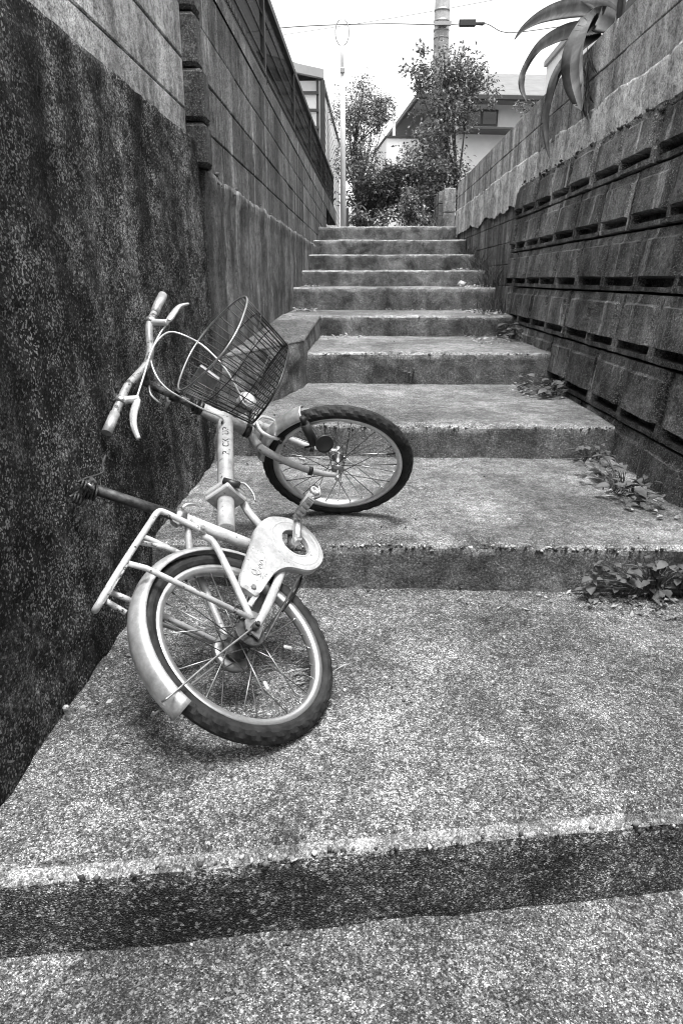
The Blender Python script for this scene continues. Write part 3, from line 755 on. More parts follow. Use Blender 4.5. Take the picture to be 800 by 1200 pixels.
obj('stem', MB().tube([(1.55, 5.05, 2.1), (1.52, 5.05, 2.46)], [.10, .07], 12), 'agave', ag)

# broad-leaved weeds, each leaf its own piece
def one_leaf(L, W, sd):
    rn = random.Random(sd); mb = MB(); vs = []; n = 6
    for i in range(n+1):
        t = i/n; wv = W*.5*math.sin(math.pi*min(1, t**.8*.98+.02))**.8
        z = -.22*L*t*t+.05*L*t; y = L*t
        jag = 1+.10*((-1)**i)
        vs += [(-wv*jag, y, z+wv*.35), (0, y, z), (wv*jag, y, z+wv*.35)]
    F = []
    for i in range(n): F += [(i*3, i*3+1, i*3+4, i*3+3), (i*3+1, i*3+2, i*3+5, i*3+4)]
    mb.add(vs, F, 0, True); me = mb.mesh('leaf'); me.materials.append(MT['leaf_weed']); return me
LM = [one_leaf(1, w_, k) for k, w_ in enumerate((.62, .55, .7))]
def weed(label, base, spots, size, sd, name='leafy_weed', group=None):
    t = empty(name, base); rn = random.Random(sd); stm = MB(); b = Vector(base)
    for (x, y, z) in spots:
        p = Vector((x, y, z)); yaw = rn.uniform(-2.6, .6)+math.pi; pit = rn.uniform(-.25, .45); L = size*rn.uniform(.65, 1.2)
        M = Matrix.Translation(p) @ Matrix.Rotation(yaw, 4, 'Z') @ Matrix.Rotation(pit, 4, 'X') @ Matrix.Rotation(rn.uniform(-.5, .5), 4, 'Y') @ Matrix.Scale(L, 4)
        link('leaf', rn.choice(LM), t, M)
        stm.tube([Vector((b.x+(x-b.x)*.6, b.y+(y-b.y)*.2, b.z)), (p+b)/2+Vector((0, 0, .01)), p], [.002, .0016, .001], 5, 2)
    obj('stems', stm, 'leaf_weed', t); tag(t, label, 'weed', group)
rs = random.Random(77)
sp = []
for k in range(120):
    x = rs.uniform(.70, 1.16); y = 2.085-abs(rs.gauss(.02, .04)); hmax = .115*min(1, (x-.66)/.10)
    sp.append((x, y, .018+rs.random()*hmax))
weed('broad leaved weed growing against the lowest riser at the right', (.92, 2.07, 0), sp, .043, 1)
sp = [(1.0+rs.uniform(-.09, .10), 2.72+rs.uniform(-.28, .25), .18+rs.random()*.07) for k in range(54)]
sp = [(x-.14*(y-2.72), y, z) for x, y, z in sp]
weed('low weed at the foot of the precast wall on the second tread', (1.02, 2.7, .157), sp, .05, 2)
sp = [(1.06+rs.uniform(-.09, .10), 4.25+rs.uniform(-.25, .25), .335+rs.random()*.08) for k in range(50)]
weed('low weed in the corner of precast wall and third tread', (1.08, 4.2, .311), sp, .055, 3)
sp = [(.29+rs.uniform(-.03, .04), 4.585+rs.uniform(-.02, 0), .36+rs.random()*.07) for k in range(8)]
weed('tiny weed sprouting from the middle of the pitted riser', (.30, 4.6, .36), sp, .035, 4)
sp = [(1.17+rs.uniform(-.07, .08), 5.75+rs.uniform(-.25, .2), .535+rs.random()*.09) for k in range(40)]
weed('weed clump at the right end of the fourth tread', (1.2, 5.8, .512), sp, .06, 5)
sp = [(-.64+rs.uniform(-.03, .05), 1.9+rs.uniform(-.2, .2), .0+rs.random()*.02) for k in range(5)]
sp = [(1.02+rs.uniform(-.05, .08), 3.18+rs.uniform(-.1, .04), .18+rs.random()*.06) for k in range(24)]
weed('small weed between the precast wall and third riser', (1.05, 3.2, .157), sp, .04, 6)
# tufts of grass at the right of the upper steps
gt = MB(); rs = random.Random(9)
for (cx, cy, cz, n, hh) in [(1.22, 7.3, .88, 70, .30), (1.25, 8.3, 1.05, 60, .24), (1.2, 7.0, .68, 50, .2), (1.28, 9.3, 1.25, 40, .16), (1.1, 10.2, 1.46, 30, .12), (.62, 10.3, 1.46, 10, .06), (1.15, 6.4, .68, 40, .15), (1.15, 11.6, 1.7, 40, .3)]:
    for k in range(n):
        p = Vector((cx+rs.gauss(0, .07), cy+rs.gauss(0, .14), cz)); d = Vector((rs.gauss(0, .4), rs.gauss(-.2, .3), 1)).normalized()
        L = hh*rs.uniform(.5, 1.1); q = p+d*L*.55; r_ = q+Vector((d.x, d.y, .3)).normalized()*L*.5; s_ = Vector((.004, .001, 0))
        gt.add([p-s_, p+s_, q+s_*.8, q-s_*.8, r_], [(0,1,2,3),(3,2,4)], 0, False)
tag(obj('grass_tufts', gt, 'leaf_weed'), 'thin grass tufts along the right ends of the upper steps', 'grass', kind='stuff')
# leaf litter
lt = MB(); rs = random.Random(10)
def litter(n, xr, yr, z, L=.03):
    for k in range(n):
        p = Vector((rs.uniform(*xr), rs.uniform(*yr), z+.004+rs.random()*.012)); a = rs.uniform(0, 6.3)
        leaf_add(lt, p, Vector((math.cos(a), math.sin(a), rs.gauss(0, .25))), Vector((rs.gauss(0, .4), rs.gauss(0, .4), 1)), L*rs.uniform(.5, 1.4), L*rs.uniform(.35, .7), rs.uniform(-.3, .4))
litter(60, (-.35, -.0), (5.75, 5.95), .512, .03); litter(90, (-.68, -.45), (6.7, 7.08), .674, .04); litter(40, (.2, 1.1), (6.85, 7.08), .674, .03)
litter(40, (-.66, -.5), (7.8, 8.08), .882); litter(40, (-.66, -.5), (8.8, 9.08), 1.05); litter(50, (-.66, -.4), (9.8, 10.08), 1.245, .04)
litter(90, (.8, 1.2), (5.2, 5.95), .512, .035); litter(120, (.9, 1.28), (6.1, 7.05), .674, .04); litter(90, (1.0, 1.28), (7.2, 8.05), .882, .04); litter(90, (1.0, 1.3), (8.2, 9.05), 1.05, .04)
litter(60, (.9, 1.15), (4.0, 4.58), .311, .03); litter(45, (.95, 1.12), (2.3, 3.2), .157, .03); litter(60, (.7, 1.15), (1.9, 2.08), 0, .025); litter(16, (.3, .75), (1.95, 2.09), 0, .02)
litter(24, (-.64, 1.1), (2.3, 3.2), .157, .018); litter(22, (-.4, 1.0), (3.5, 4.5), .311, .018); litter(26, (-.6, 1.0), (1.15, 2.0), 0, .012); litter(34, (-.66, -.5), (1.2, 2.0), 0, .016)
for k in range(26):
    p = Vector((-.20+rs.gauss(0, .05), 1.53+rs.gauss(0, .04), .008+rs.random()*.02)); a = rs.uniform(.2, 1.3); leaf_add(lt, p, Vector((math.cos(a), math.sin(a), rs.gauss(0, .2))), Vector((0, 0, 1)), rs.uniform(.05, .11), .005)
tag(obj('leaf_litter', lt, 'leaf_dry'), 'dry fallen leaves and twigs scattered in the step corners', 'litter', kind='stuff')
pl_ = MB(); leaf_add(pl_, Vector((-.672, 2.37, .60)), Vector((.0, -.05, -1)), Vector((1, 0, .1)), .085, .045); tag(obj('pale_leaf_shape', pl_, 'leaf_dry'), 'small pale leaf-shaped object at the dark wall below the handlebar', 'leaf')  # leaf-shaped piece for a small pale object of unknown kind
bt = MB(); bt.box((-.664, 1.352, .022), (.012, .014, .044), Matrix.Rotation(.25, 3, 'X'), .004); tag(obj('stone_chip', bt, 'lime'), 'small white stone chip standing at the foot of the dark wall', 'stone')
rk = MB(); pebble_mesh(rk, (1.02, 7.95, .91), .06, 4); tag(obj('loose_stone', rk, 'lime'), 'pale loose stone on the upper step beside the grass tuft', 'stone')
# ------------------------------------------------------------------ bicycle
# local axes: x forward, y left, z up (in the plane of the leaning bicycle), origin at the rear hub
BF = Vector((.17932, .96056, .21252)); BN = Vector((.56975, -.27751, .77355)); BU = Vector((-.80202, .01763, .59704))
MB_ = Matrix(((BF.x, -BN.x, BU.x, -.276), (BF.y, -BN.y, BU.y, 1.430), (BF.z, -BN.z, BU.z, .164), (0, 0, 0, 1)))
dn = Vector((0, 0, -1)); radial = (dn-BN*dn.dot(BN)).normalized(); contact = MB_.to_translation()+radial*.2275+dn*.02
MBASE = MB_.copy(); MBASE.translation = contact
bike = empty('bicycle', (0, 0, 0), MBASE)
tag(bike, 'abandoned pale folding bicycle without a saddle leaning on the dark wall', 'bicycle')
OFF = MBASE.inverted() @ MB_                      # hub frame seen from the base
def bp(name, mb, mat, parent=None, M=None):
    if parent is None: return obj(name, mb, mat, bike, OFF @ (M or Matrix()), True)
    return obj(name, mb, mat, parent, M or Matrix(), True)
def B(f, r, u): return Vector((f, -r, u))
TH, DE = R(69.738), R(-99.63)
SV = Vector((-math.cos(TH), 0, math.sin(TH))); RST = Matrix.Rotation(DE, 3, SV)
FV = RST @ Vector((math.sin(TH), 0, math.cos(TH))); RV = RST @ Vector((0, -1, 0)); AX = Vector((.881, 0, 0))
def K(f, r, s): return AX+FV*f+RV*r+SV*s
MK = Matrix(((FV.x, -RV.x, SV.x, AX.x), (FV.y, -RV.y, SV.y, AX.y), (FV.z, -RV.z, SV.z, AX.z), (0, 0, 0, 1)))   # fork local (x fwd, y left, z up)
# --- frame
ph_a, ph_b = B(.306, 0, .170), B(.766, 0, .367)
axm = (ph_b-ph_a).normalized()
mt = bp('main_tube', MB().tube([ph_a, ph_a+axm*.112], .0235, 20).tube([ph_a+axm*.150, ph_b], .0235, 24), 'paint')
hm = ph_a+axm*.131
Mh = Matrix((( axm.x, 0, -axm.z), (axm.y, 1, 0), (axm.z, 0, axm.x))) @ Matrix.Rotation(.35, 3, 'X')
hg = bp('hinge', MB().box(hm-axm*.0105, (.017, .082, .078), Mh, .003).box(hm+axm*.0105, (.017, .082, .078), Mh, .003), 'guard')
bp('hinge_bolt', MB().tube([hm+B(0, .038, .03), hm+B(.0, .056, -.012)], .010, 12), 'black', hg)
bp('hinge_lever', MB().tube([hm+B(.018, .046, -.005), hm+B(.03, .05, -.022), hm+B(.016, .05, -.055), hm+B(-.004, .046, -.074)], [.006, .006, .005, .004], 8, 4, flat=.6), 'steel', hg)
# lettering on the main tube
def text_mesh(body, size):
    cu = bpy.data.curves.new('lettering', 'FONT'); cu.body = body; cu.size = size; cu.extrude = 0; cu.offset = size*.012
    o = bpy.data.objects.new('lettering', cu); COL.objects.link(o)
    dg = bpy.context.evaluated_depsgraph_get(); me = bpy.data.meshes.new_from_object(o.evaluated_get(dg))
    bpy.data.objects.remove(o); return me
def wrap_text(body, size, along0, ang, stretch=1.0, only=None):
    me = text_mesh(body, size); mb = MB()
    side = Vector((0, -1, 0)); upv = axm.cross(side).normalized()
    if upv.z < 0: upv = -upv
    vs = []
    for v in me.vertices:
        a = along0+v.co.x*stretch; th = ang+(v.co.y-size*.35)/.0239
        vs.append(ph_a+axm*a+(side*math.cos(th)+upv*math.sin(th))*.0240)
    mb.add(vs, [list(p.vertices) for p in me.polygons]); bpy.data.meshes.remove(me); return mb
TA = .48
bp('lettering', wrap_text('P', .027, .285, TA, 1.15), 'ink', mt)
bp('lettering', wrap_text('.', .030, .306, TA-.1, 1), 'ink', mt)
bp('lettering', wrap_text('CK', .027, .320, TA, 1.15), 'ink', mt)
bp('lettering', wrap_text('UP', .027, .378, TA, 1.15), 'ink', mt)
stt = bp('seat_tube', MB().tube([B(.348, 0, -.004), B(.236, 0, .292)], .0165, 18), 'paint')
bp('seat_clamp', MB().tube([B(.243, 0, .272), B(.233, 0, .298)], .0205, 16).box(B(.215, .006, .283), (.03, .018, .022), None, .003), 'steel', stt)
bp('clamp_lever', MB().tube([B(.25, .02, .292), B(.262, .028, .288), B(.28, .03, .272)], [.005, .006, .004], 8, 3), 'alloy', stt)
bp('brace_tube', MB().tube([B(.475, 0, .205), B(.43, 0, .15), B(.365, 0, .02)], .0115, 12), 'paint')
bp('bottom_bracket', MB().tube([B(.345, -.036, .0), B(.345, .036, .0)], .022, 18), 'paint')
for s in (1, -1):
    bp('chain_stay', MB().tube([B(.006, .058*s, -.003), B(.09, .05*s, -.008), B(.245, .038*s, -.004), B(.345, .022*s, 0)], [.009, .0115, .012, .0125], 12, 4), 'paint')
    bp('seat_stay', MB().tube([B(.024, .054*s, .012), B(.166, .050*s, .167), B(.192, .036*s, .21), B(.250, .012*s, .256)], [.0085, .0088, .0088, .009], 12, 5), 'paint')
    bp('dropout', MB().prism([(-.018, -.022), (.02, -.02), (.05, -.004), (.045, .022), (.005, .026), (-.014, .014)], -.0565*s-.002, -.0565*s+.002), 'steel')
    bp('axle_nut', MB().tube([B(0, .057*s, 0), B(0, .074*s, 0)], .009, 6).tube([B(0, .074*s, 0), B(0, .082*s, 0)], .005, 8), 'rust')
# --- seat post with the remains of the saddle
spp = bp('seat_post', MB().tube([B(.238, 0, .288), B(.141, 0, .492)], .0130, 16), 'rust')
def helix(c, ax_, r, pitch, turns, n=14, wire=.0028):
    ax_ = ax_.normalized(); u = ax_.orthogonal().normalized(); w_ = ax_.cross(u); k = int(turns*n)
    return MB().tube([c+ax_*pitch*i/n+u*r*math.cos(2*math.pi*i/n)+w_*r*math.sin(2*math.pi*i/n) for i in range(k+1)], wire, 6)
bp('saddle_clamp', MB().box(B(.139, 0, .493), (.034, .045, .024), Matrix.Rotation(.4, 3, 'Y'), .006).tube([B(.139, -.030, .495), B(.139, .030, .495)], .006, 8), 'rust', spp)
for s in (1, -1): bp('saddle_spring', helix(B(.118, .024*s, .478), Vector((-.3, 0, 1)), .011, .0075, 4), 'rust', spp)
bp('saddle_spring', helix(B(.139, .0, .470), B(-.10, 0, .205), .018, .008, 4), 'rust', spp)
bp('saddle_rail', MB().tube([B(.105, .026, .512), B(.13, .026, .507), B(.155, .022, .50), B(.195, .018, .492), B(.225, .012, .508), B(.262, .010, .520)], .0028, 8, 4), 'rust', spp)
bp('saddle_rail', MB().tube([B(.105, -.026, .512), B(.13, -.026, .508), B(.165, -.022, .502), B(.195, -.018, .497)], .0035, 8, 4), 'rust', spp)
bp('spring_cap', MB().ring([(.0, -.003), (.008, -.003), (.013, .0), (.008, .004), (.0, .004)], 18, close_prof=False), 'steel', spp, Matrix.Translation(B(.108, .036, .484)) @ Matrix.Rotation(.9, 4, 'Z'))
# --- luggage rack
rail = [B(.190, .050, .213), B(.176, .050, .27), B(.163, .050, .318), B(.148, .050, .329), B(.10, .050, .326), B(-.045, .050, .314), B(-.150, .050, .303), B(-.172, .048, .300), B(-.181, .037, .299),
        B(-.174, .026, .299), B(-.150, .020, .301), B(-.045, -.018, .312), B(.10, -.050, .326), B(.148, -.050, .329), B(.163, -.050, .318), B(.176, -.050, .27), B(.190, -.050, .213)]
rk_ = bp('luggage_rack', MB().tube(rail, .0075, 12, 4), 'rack_paint')
for s in (1, -1):
    bp('rack_strut', MB().tube([B(-.044, .052*s, .305), B(-.03, .056*s, .27), B(.022, .058*s, .016)], .0068, 10), 'rack_paint', rk_)
    bp('rack_bolt', MB().tube([B(.187, .046*s, .222), B(.187, .063*s, .222)], .006, 6), 'steel', rk_)
bp('rack_crossbar', MB().tube([B(.084, .05, .323), B(.084, -.045, .323)], .0060, 10), 'rack_paint', rk_)
bp('rack_plate', MB().box(B(-.11, .042, .300), (.13, .022, .005), Matrix.Rotation(-.09, 3, 'Y'), .002), 'rack_paint', rk_)
bp('rack_bridge', MB().tube([B(.084, .0, .320), B(.118, 0, .27), B(.128, 0, .243)], .0060, 8), 'rack_paint', rk_)
bp('rack_bridge', MB().tube([B(-.118, .0, .303), B(-.114, 0, .248)], .0060, 8), 'rack_paint', rk_)
# --- wheels
def tyre_mesh(Rt, rad_, wid, seg=200):
    prof = []; m = 14
    for j in range(m):
        a = 2*math.pi*j/m; prof.append((Rt+rad_*math.cos(a), wid*math.sin(a)))
    mb = MB().ring(prof, seg, smooth=False); vs = []
    for q, v in enumerate(mb.v):
        i, j = divmod(q, m); c = math.cos(2*math.pi*j/m); k = j if j <= m//2 else m-j
        if c > .15:
            ph = (i+k*2) % 5; d = -.0032 if ph < 2 and k not in (0,) else 0
            v = Vector(v); rr = Vector((v.x, 0, v.z)); v = v+rr.normalized()*d
        vs.append(tuple(v))
    mb.v = vs; return mb
RIM = [(.197, -.0135), (.211, -.0155), (.2135, -.0125), (.207, -.010), (.204, 0), (.207, .010), (.2135, .0125), (.211, .0155), (.197, .0135), (.194, .005), (.194, -.005)]
def spoke_mesh(side, lead, mat, ry=.026, hr=.030):
    a0 = R(62)*lead; mb = MB().tube([(hr*math.sin(a0), ry*side, hr*math.cos(a0)), (0, .003*side, .198)], .0014, 5)
    mb.tube([(0, .003*side, .186), (0, .003*side, .200)], .0022, 6)
    me = mb.mesh('spoke'); me.materials.append(MT[mat]); return me
def wheel(M, n_sp, rear):
    w_ = obj('wheel', MB().ring(RIM, 96), 'alloy', bike, OFF @ M, True)
    bp('tyre', tyre_mesh(.2280, .0205, .0225), 'tyre', w_)
    fl = .031 if rear else .0205; hb_ = .015 if rear else .0095
    hub = MB().ring([(.0, -.034), (fl-.007, -.034), (fl, -.030), (fl, -.026), (hb_, -.022), (hb_, .022), (fl, .026), (fl, .030), (fl-.007, .034), (.0, .034)], 28, close_prof=False)
    bp('hub', hub, 'rust' if rear else 'steel', w_)
    bp('axle', MB().tube([(0, -.058, 0), (0, .058, 0)], .005, 10), 'steel', w_)
    ms = [[spoke_mesh(sd_, ld_, 'spoke' if (sd_ < 0) == rear else 'spoke_dark', hr=.029 if rear else .019) for ld_ in (1, -1)] for sd_ in (1, -1)]
    for k in range(n_sp):
        link('spoke', ms[k % 2][(k//2) % 2], w_, Matrix.Rotation(2*math.pi*(k+.3)/n_sp, 4, 'Y'), True)
    bp('valve', MB().tube([(.195, 0, 0), (.165, 0, 0)], .003, 8), 'black', w_, Matrix.Rotation(R(-70 if rear else 40), 4, 'Y'))
    for k in range(2 if rear else 1):
        bp('spoke_reflector', MB().box((.0, -.012, .12), (.009, .006, .022), None, .002), 'bright_alloy', w_, Matrix.Rotation(R(150+70*k) if rear else R(-20), 4, 'Y'))
    if rear:
        bp('brake_drum', MB().ring([(.014, .036), (.046, .036), (.049, .040), (.049, .052), (.045, .053), (.044, .042), (.014, .042)], 36), 'steel', w_)
        bp('sprocket', MB().ring([(.012, -.046), (.036, -.046), (.038, -.044), (.036, -.042), (.012, -.042)], 32, smooth=False), 'rust', w_)
    return w_
wheel(Matrix(), 28, True)
MF = MK @ Matrix.Translation((.043, 0, -.010))
wheel(MF, 28, False)
# --- fenders
def fender(a0, a1, rad_, wid, dep, thick, M, mat, n=9):
    prof = []
    for k in range(n): t = math.pi*k/(n-1); prof.append((rad_-dep+dep*math.sin(t), wid*math.cos(t)))
    for k in range(n-1, -1, -1): t = math.pi*k/(n-1); prof.append((rad_-dep-thick+dep*math.sin(t), (wid-thick)*math.cos(t)))
    return bp('fender', MB().ring(prof, 60, R(a0), R(a1)), mat, None, M)
rf_ = fender(2, 170, .2670, .0335, .024, .0015, Matrix(), 'silver')
for s in (1, -1):
    bp('fender_stay', MB().tube([B(.004, .062*s, .0), B(-.14, .052*s, .048), B(-.252, .036*s, .082), B(-.268, .0315*s, .088), B(-.267, .02*s, .090)], .0024, 8, 4), 'steel', rf_)
ff_ = fender(60, 116, .2650, .0320, .023, .0015, MF, 'silver')
# --- drive side
out = [(.324, .111), (.368, .102), (.400, .078), (.425, .044), (.436, .003), (.424, -.040), (.388, -.076), (.354, -.087), (.312, -.081), (.281, -.063), (.264, -.039), (.246, -.013), (.219, .006), (.183, .018), (.145, .022), (.096, .027), (.092, .055), (.098, .077), (.175, .093), (.253, .103), (.290, .110)]
O2, _ = catmull([Vector((a, 0, b_)) for a, b_ in out], [0]*len(out), 4, True)
cg = Vector((.346, 0, .002)); N_ = len(O2); gm = MB()
def ring_layer(scale, inner_r, r0):
    vs = []
    for p in O2: vs.append((cg.x+(p.x-cg.x)*scale, -r0, cg.z+(p.z-cg.z)*scale))
    return vs
a_ = []
prev = None
for p in O2:
    an = math.atan2(p.z-cg.z, p.x-cg.x); a_.append(an)
inner = [(cg.x+.043*math.cos(t), -.066, cg.z+.043*math.sin(t)) for t in a_]
inner_b = [(x, -.050, z) for x, y, z in inner]
vs = inner+ring_layer(.975, 0, .066)+ring_layer(1.0, 0, .060)+ring_layer(1.0, 0, .046)+inner_b
F = []
for L_ in range(3):
    for i in range(N_): F.append((L_*N_+i, L_*N_+(i+1) % N_, (L_+1)*N_+(i+1) % N_, (L_+1)*N_+i))
for i in range(N_): F.append((i, 4*N_+i, 4*N_+(i+1) % N_, (i+1) % N_))
gm.add(vs, F, 0, False)
gd = bp('chain_guard', gm, 'guard')
bp('embossed_ring', MB().ring([(.070, 0), (.0725, -.0022), (.075, 0)], 48, close_prof=False), 'guard', gd, Matrix.Translation((cg.x, -.0661, cg.z)))
bp('hole_lip', MB().ring([(.0425, .002), (.0435, -.003), (.047, 0)], 48, close_prof=False), 'guard', gd, Matrix.Translation((cg.x, -.0661, cg.z)))
bp('guard_bolt', MB().tube([B(.104, .064, .046), B(.104, .071, .046)], .007, 6), 'steel', gd)
# script mark and two lines on the guard arm
bp('script_mark', MB().tube([B(.150, .0672, .050), B(.144, .0672, .062), B(.154, .0672, .070), B(.160, .0672, .058), B(.152, .0672, .052), B(.162, .0672, .046), B(.172, .0672, .060), B(.178, .0672, .050), B(.184, .0672, .062), B(.192, .0672, .052), B(.200, .0672, .064), B(.206, .0672, .056)], .0010, 5, 3), 'paint', gd)
for o_ in (0, .006): bp('trim_line', MB().tube([B(.150, .0668, .036+o_), B(.226, .0668, .052+o_)], .0009, 5), 'paint', gd)
ck = bp('crank', MB().tube([B(.336, .040, .004), B(.336, .094, .008)], .0115, 14).tube([B(.336, .086, .008), B(.436, .086, .037)], [.013, .010], 10, flat=.6), 'alloy')
ch = MB().ring([(.052, 0), (.060, -.002), (.060, .002)], 48)
for k in range(5): a = R(72*k+20); ch.tube([(0, 0, 0), (.056*math.cos(a), 0, .056*math.sin(a))], [.010, .006], 8, flat=.4)
bp('chainring', ch, 'rust', ck, Matrix.Translation((.336, -.048, .004)))
bp('crank', MB().tube([B(.336, -.040, .004), B(.336, -.094, .004)], .0115, 14).tube([B(.336, -.086, .004), B(.236, -.086, -.026)], [.013, .010], 10, flat=.6), 'alloy')
def pedal(c, s):
    p_ = bp('pedal', MB().tube([c, c+B(-.004, .088*s, .004)], [.010, .012], 14), 'bright_alloy')
    cage = MB()
    for dx in (-.036, .036):
        cage.box(c+B(dx, .045*s, .0), (.006, .082, .022), None, .002)
        for q in range(5): cage.box(c+B(dx*1.13, (.014+.016*q)*s, .0), (.006, .006, .018))
    for r_ in (.008, .084): cage.tube([c+B(-.036, r_*s, 0), c+B(0, r_*s, -.016), c+B(.036, r_*s, 0)], .004, 8, 4)
    bp('cage', cage, 'steel', p_); bp('end_cap', MB().ring([(.013, -.004), (.0135, .004), (.008, .005), (.008, -.004)], 18), 'bright_alloy', p_, Matrix.Translation(c+B(-.004, .090*s, .004)))
pedal(B(.436, .090, .037), 1); pedal(B(.236, -.090, -.026), -1)
cm = MB()
for s in (1, -1): cm.tube([B(.0, .044, .037*s), B(.336, .048, .058*s+.004)], .0042, 6, flat=.6)
bp('chain', cm, 'rust')
bp('guard_tab', MB().box(B(.085, .052, .030), (.05, .006, .012), Matrix.Rotation(.1, 3, 'Y'), .001), 'bright_alloy', gd)
bp('kickstand', MB().tube([B(.03, -.062, -.01), B(.0, -.066, .10), B(-.03, -.07, .2)], .006, 8, 3), 'steel')
bp('brake_cable', MB().tube([B(.345, .012, -.024), B(.30, .022, -.060), B(.22, .026, -.062), B(.14, .024, -.052)], .0035, 8, 4), 'black')
# --- head, fork and bars
hd = bp('head_tube', MB().tube([K(0, 0, .318), K(0, 0, .468)], .0205, 20), 'paint')
for s_, r_, l_ in ((.306, .0225, .014), (.470, .0225, .012), (.486, .019, .008)): bp('headset_cup', MB().tube([K(0, 0, s_-l_/2), K(0, 0, s_+l_/2)], r_, 20), 'black', hd)
fk = bp('fork', MB().tube([K(0, 0, .268), K(0, 0, .305)], [.020, .0195], 16).tube([K(.004, -.048, .262), K(.0, -.02, .284), K(.0, .02, .284), K(.004, .048, .262)], .015, 12, 4), 'paint')
for s in (1, -1):
    bp('fork_leg', MB().tube([K(.0, .030*s, .278), K(.002, .050*s, .245), K(.0, .052*s, .15), K(.012, .053*s, .06), K(.041, .054*s, -.008)], [.0135, .0135, .0115, .010, .0085], 12, 5), 'paint', fk)
    bp('axle_nut', MB().tube([K(.043, .056*s, -.010), K(.043, .072*s, -.010)], .009, 6), 'alloy', fk)
    bp('leg_clamp', MB().tube([K(.006, .053*s, .078), K(.010, .053*s, .066)], .0145, 12), 'black', fk)
hpst = bp('handlepost', MB().tube([K(0, 0, .485), K(0, 0, .545)], .0125, 14).tube([K(0, 0, .56), K(0, 0, .648)], .0115, 14).tube([K(0, 0, .642), K(.04, 0, .668), K(.064, 0, .669)], [.0125, .012, .013], 12, 3), 'dark_chrome')
bp('post_clamp', MB().tube([K(0, 0, .54), K(0, 0, .565)], .0165, 14).box(K(.02, .0, .552), (.02, .02, .02), None, .003), 'black', hpst)
bp('clamp_lever', MB().tube([K(.01, .02, .636), K(.008, .05, .622), K(.004, .062, .588)], [.004, .005, .004], 8, 3), 'steel', hpst)
bars = [K(.018, .262, .708), K(.032, .20, .705), K(.045, .155, .703), K(.054, .105, .699), K(.060, .055, .684), K(.066, 0, .669), K(.072, -.055, .671), K(.070, -.105, .684), K(.080, -.155, .697), K(.090, -.20, .695), K(.097, -.285, .688)]
hb = bp('handlebar', MB().tube(bars, .0112, 14, 5), 'chrome')
bp('grip', MB().tube([K(.032, .200, .705), K(.024, .235, .7065), K(.017, .266, .708)], [.0132, .0138, .0140], 16), 'grip', hb)
bp('grip', MB().tube([K(.0895, -.198, .695), K(.094, -.245, .692), K(.0973, -.290, .6878)], [.0132, .0138, .0140], 16), 'grip', hb)
def lever(sg, c, body, blade):
    l_ = bp('brake_lever', MB().tube(blade, [.0095, .0125, .0115, .009, .0065][:len(blade)], 10, 5, flat=.62), 'bright_alloy', None)
    bp('lever_body', MB().tube(body, [.0115, .0105, .009], 10, 4), 'bright_alloy', l_)
    bp('lever_clamp', MB().tube(c, .0155, 14), 'alloy', l_)
lever(1, [K(.046, .152, .703), K(.042, .166, .7035)], [K(.046, .158, .700), K(.054, .15, .682), K(.060, .138, .662)], [K(.060, .146, .664), K(.060, .172, .664), K(.060, .205, .663), K(.058, .245, .652), K(.056, .276, .632)])
lever(-1, [K(.081, -.158, .697), K(.084, -.172, .6965)], [K(.084, -.160, .694), K(.102, -.154, .674), K(.118, -.152, .656)], [K(.118, -.158, .655), K(.120, -.178, .651), K(.121, -.205, .646), K(.122, -.245, .636), K(.122, -.278, .613)])
bp('brake_cable', MB().tube([K(.062, .150, .668), K(.08, .067, .670), K(.095, -.03, .672), K(.10, -.095, .66), K(.10, -.14, .636), K(.11, -.143, .595), K(.14, -.10, .54), K(.14, -.05, .46), K(.105, -.0, .375), K(.09, .0, .32)], .0028, 8, 6), 'bright_alloy')
bp('brake_cable', MB().tube([K(.117, -.160, .652), K(.09, -.13, .661), K(.075, -.056, .668), K(.075, -.009, .662), K(.075, .041, .634), K(.07, .062, .599), K(.066, .066, .556), K(.05, .053, .479), K(.045, .045, .420), K(.03, .040, .40), K(0, .04, .38)], .0028, 8, 6), 'bright_alloy')
bp('cable_guide', MB().tube([K(.03, .042, .405), K(.0, .036, .39), K(-.024, .03, .375), K(-.04, .02, .34)], .0028, 8, 4), 'black')
# front brake caliper
cal = bp('brake_caliper', MB().tube([K(.03, .0, .292), K(.056, 0, .292)], .008, 10), 'alloy')
for s in (1, -1): bp('caliper_arm', MB().tube([K(.050, -.024*s, .312), K(.052, .004*s, .302), K(.052, .032*s, .284), K(.054, .040*s, .25), K(.054, .030*s, .215)], [.005, .007, .007, .006, .005], 10, 5, flat=.7), 'bright_alloy', cal)
for s in (1, -1): bp('brake_pad', MB().box(K(.052, .024*s, .208), (.045, .014, .014), None, .003), 'black', cal)
# lamp, dynamo and reflector
lp = bp('lamp', MB().tube([K(.072, .01, .373), K(.080, .01, .373), K(.098, .01, .371), K(.122, .01, .369), K(.128, .01, .369)], [.014, .020, .026, .027, .0255], 20), 'chrome')
bp('lamp_lens', MB().tube([K(.127, .01, .369), K(.134, .01, .368), K(.137, .01, .3675)], [.0245, .020, .010], 20), 'lens', lp)
bp('lamp_trim', MB().tube([K(.118, .01, .3695), K(.125, .01, .369)], .0283, 20), 'bright_alloy', lp)
bp('lamp_bulb', MB().box(K(.112, .035, .374), (.014, .012, .016), None, .003), 'black', lp)
bp('lamp_bracket', MB().tube([K(.02, .0, .31), K(.06, .005, .33), K(.085, .01, .355)], .005, 8, 3), 'steel', lp)
bp('dynamo', MB().tube([K(.168, .046, .196), K(.120, .052, .130)], [.0145, .0155], 16).tube([K(.168, .046, .196), K(.182, .04, .215)], .0085, 12), 'black')
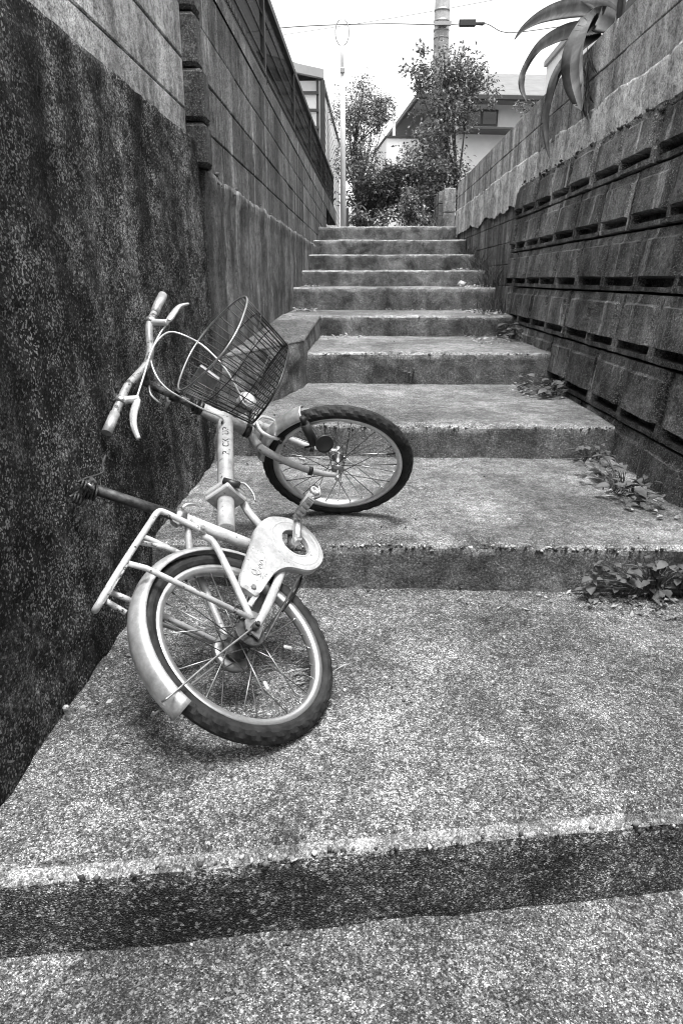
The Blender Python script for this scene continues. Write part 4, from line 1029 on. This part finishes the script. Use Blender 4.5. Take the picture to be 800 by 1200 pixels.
bp('reflector', MB().ring([(.0, -.002), (.022, -.002), (.028, -.006), (.028, .006), (.0, .006)], 24, close_prof=False), 'black', None, MK @ Matrix.Translation((.150, -.068, .112)) @ Matrix.Rotation(.5, 4, 'Z'))
bp('reflector_arm', MB().tube([K(.09, .055, .145), K(.12, .06, .13), K(.15, .063, .118)], .004, 8), 'black')
# --- basket
def oval(cf, cr_, s, a, b_, tf=0, tr_=0, n=48, e=2.6):
    P = []
    for k in range(n):
        t = 2*math.pi*k/n; c, s2 = math.cos(t), math.sin(t)
        f_ = a*math.copysign(abs(c)**(2/e), c); r_ = b_*math.copysign(abs(s2)**(2/e), s2); P.append(K(cf+f_, cr_+r_, s+tf*f_+tr_*r_))
    return P
TOP = (.242, 0, .548, .136, .157, -.196, .085); BOT = (.203, -.003, .345, .104, .136, .017, .085)
def lerp(t): return [TOP[i]+(BOT[i]-TOP[i])*t for i in range(7)]
bk_ = bp('basket', MB(), 'black_wire') if False else None
wires = MB(); Nn = 76
pt, pb_ = oval(*TOP, n=Nn), oval(*BOT, n=Nn)
for k in range(Nn):
    if k % 2 == 0: wires.tube([pt[k], pb_[k]], .0016, 5)
for t in (.33, .66): wires.tube(oval(*lerp(t)), .0016, 5, closed=True)
half = [p for p in pb_]
for q in range(-5, 6):
    r_ = q*.024; fa = BOT[3]*(max(0, 1-abs(r_/BOT[4])**2.6))**(1/2.6); wires.tube([K(BOT[0]-fa, r_, BOT[2]+.085*r_), K(BOT[0]+fa, r_, BOT[2]+.085*r_)], .0014, 5)
for q in range(-3, 4):
    f_ = q*.028; ra = BOT[4]*(max(0, 1-abs(f_/BOT[3])**2.6))**(1/2.6); wires.tube([K(BOT[0]+f_, -ra, BOT[2]-.085*ra), K(BOT[0]+f_, ra, BOT[2]+.085*ra)], .0014, 5)
bs = bp('basket', wires, 'black_wire')
bp('basket_rim', MB().tube(oval(*TOP), .0030, 8, closed=True), 'steel', bs)
bp('basket_base_ring', MB().tube(oval(*BOT), .003, 8, closed=True), 'black_wire', bs)
bp('basket_bracket', MB().tube([K(.0, .0, .50), K(.05, .0, .51), K(.10, 0, .505)], .006, 8, 2).box(K(.108, 0, .505), (.012, .07, .07), None, .003), 'steel', bs)
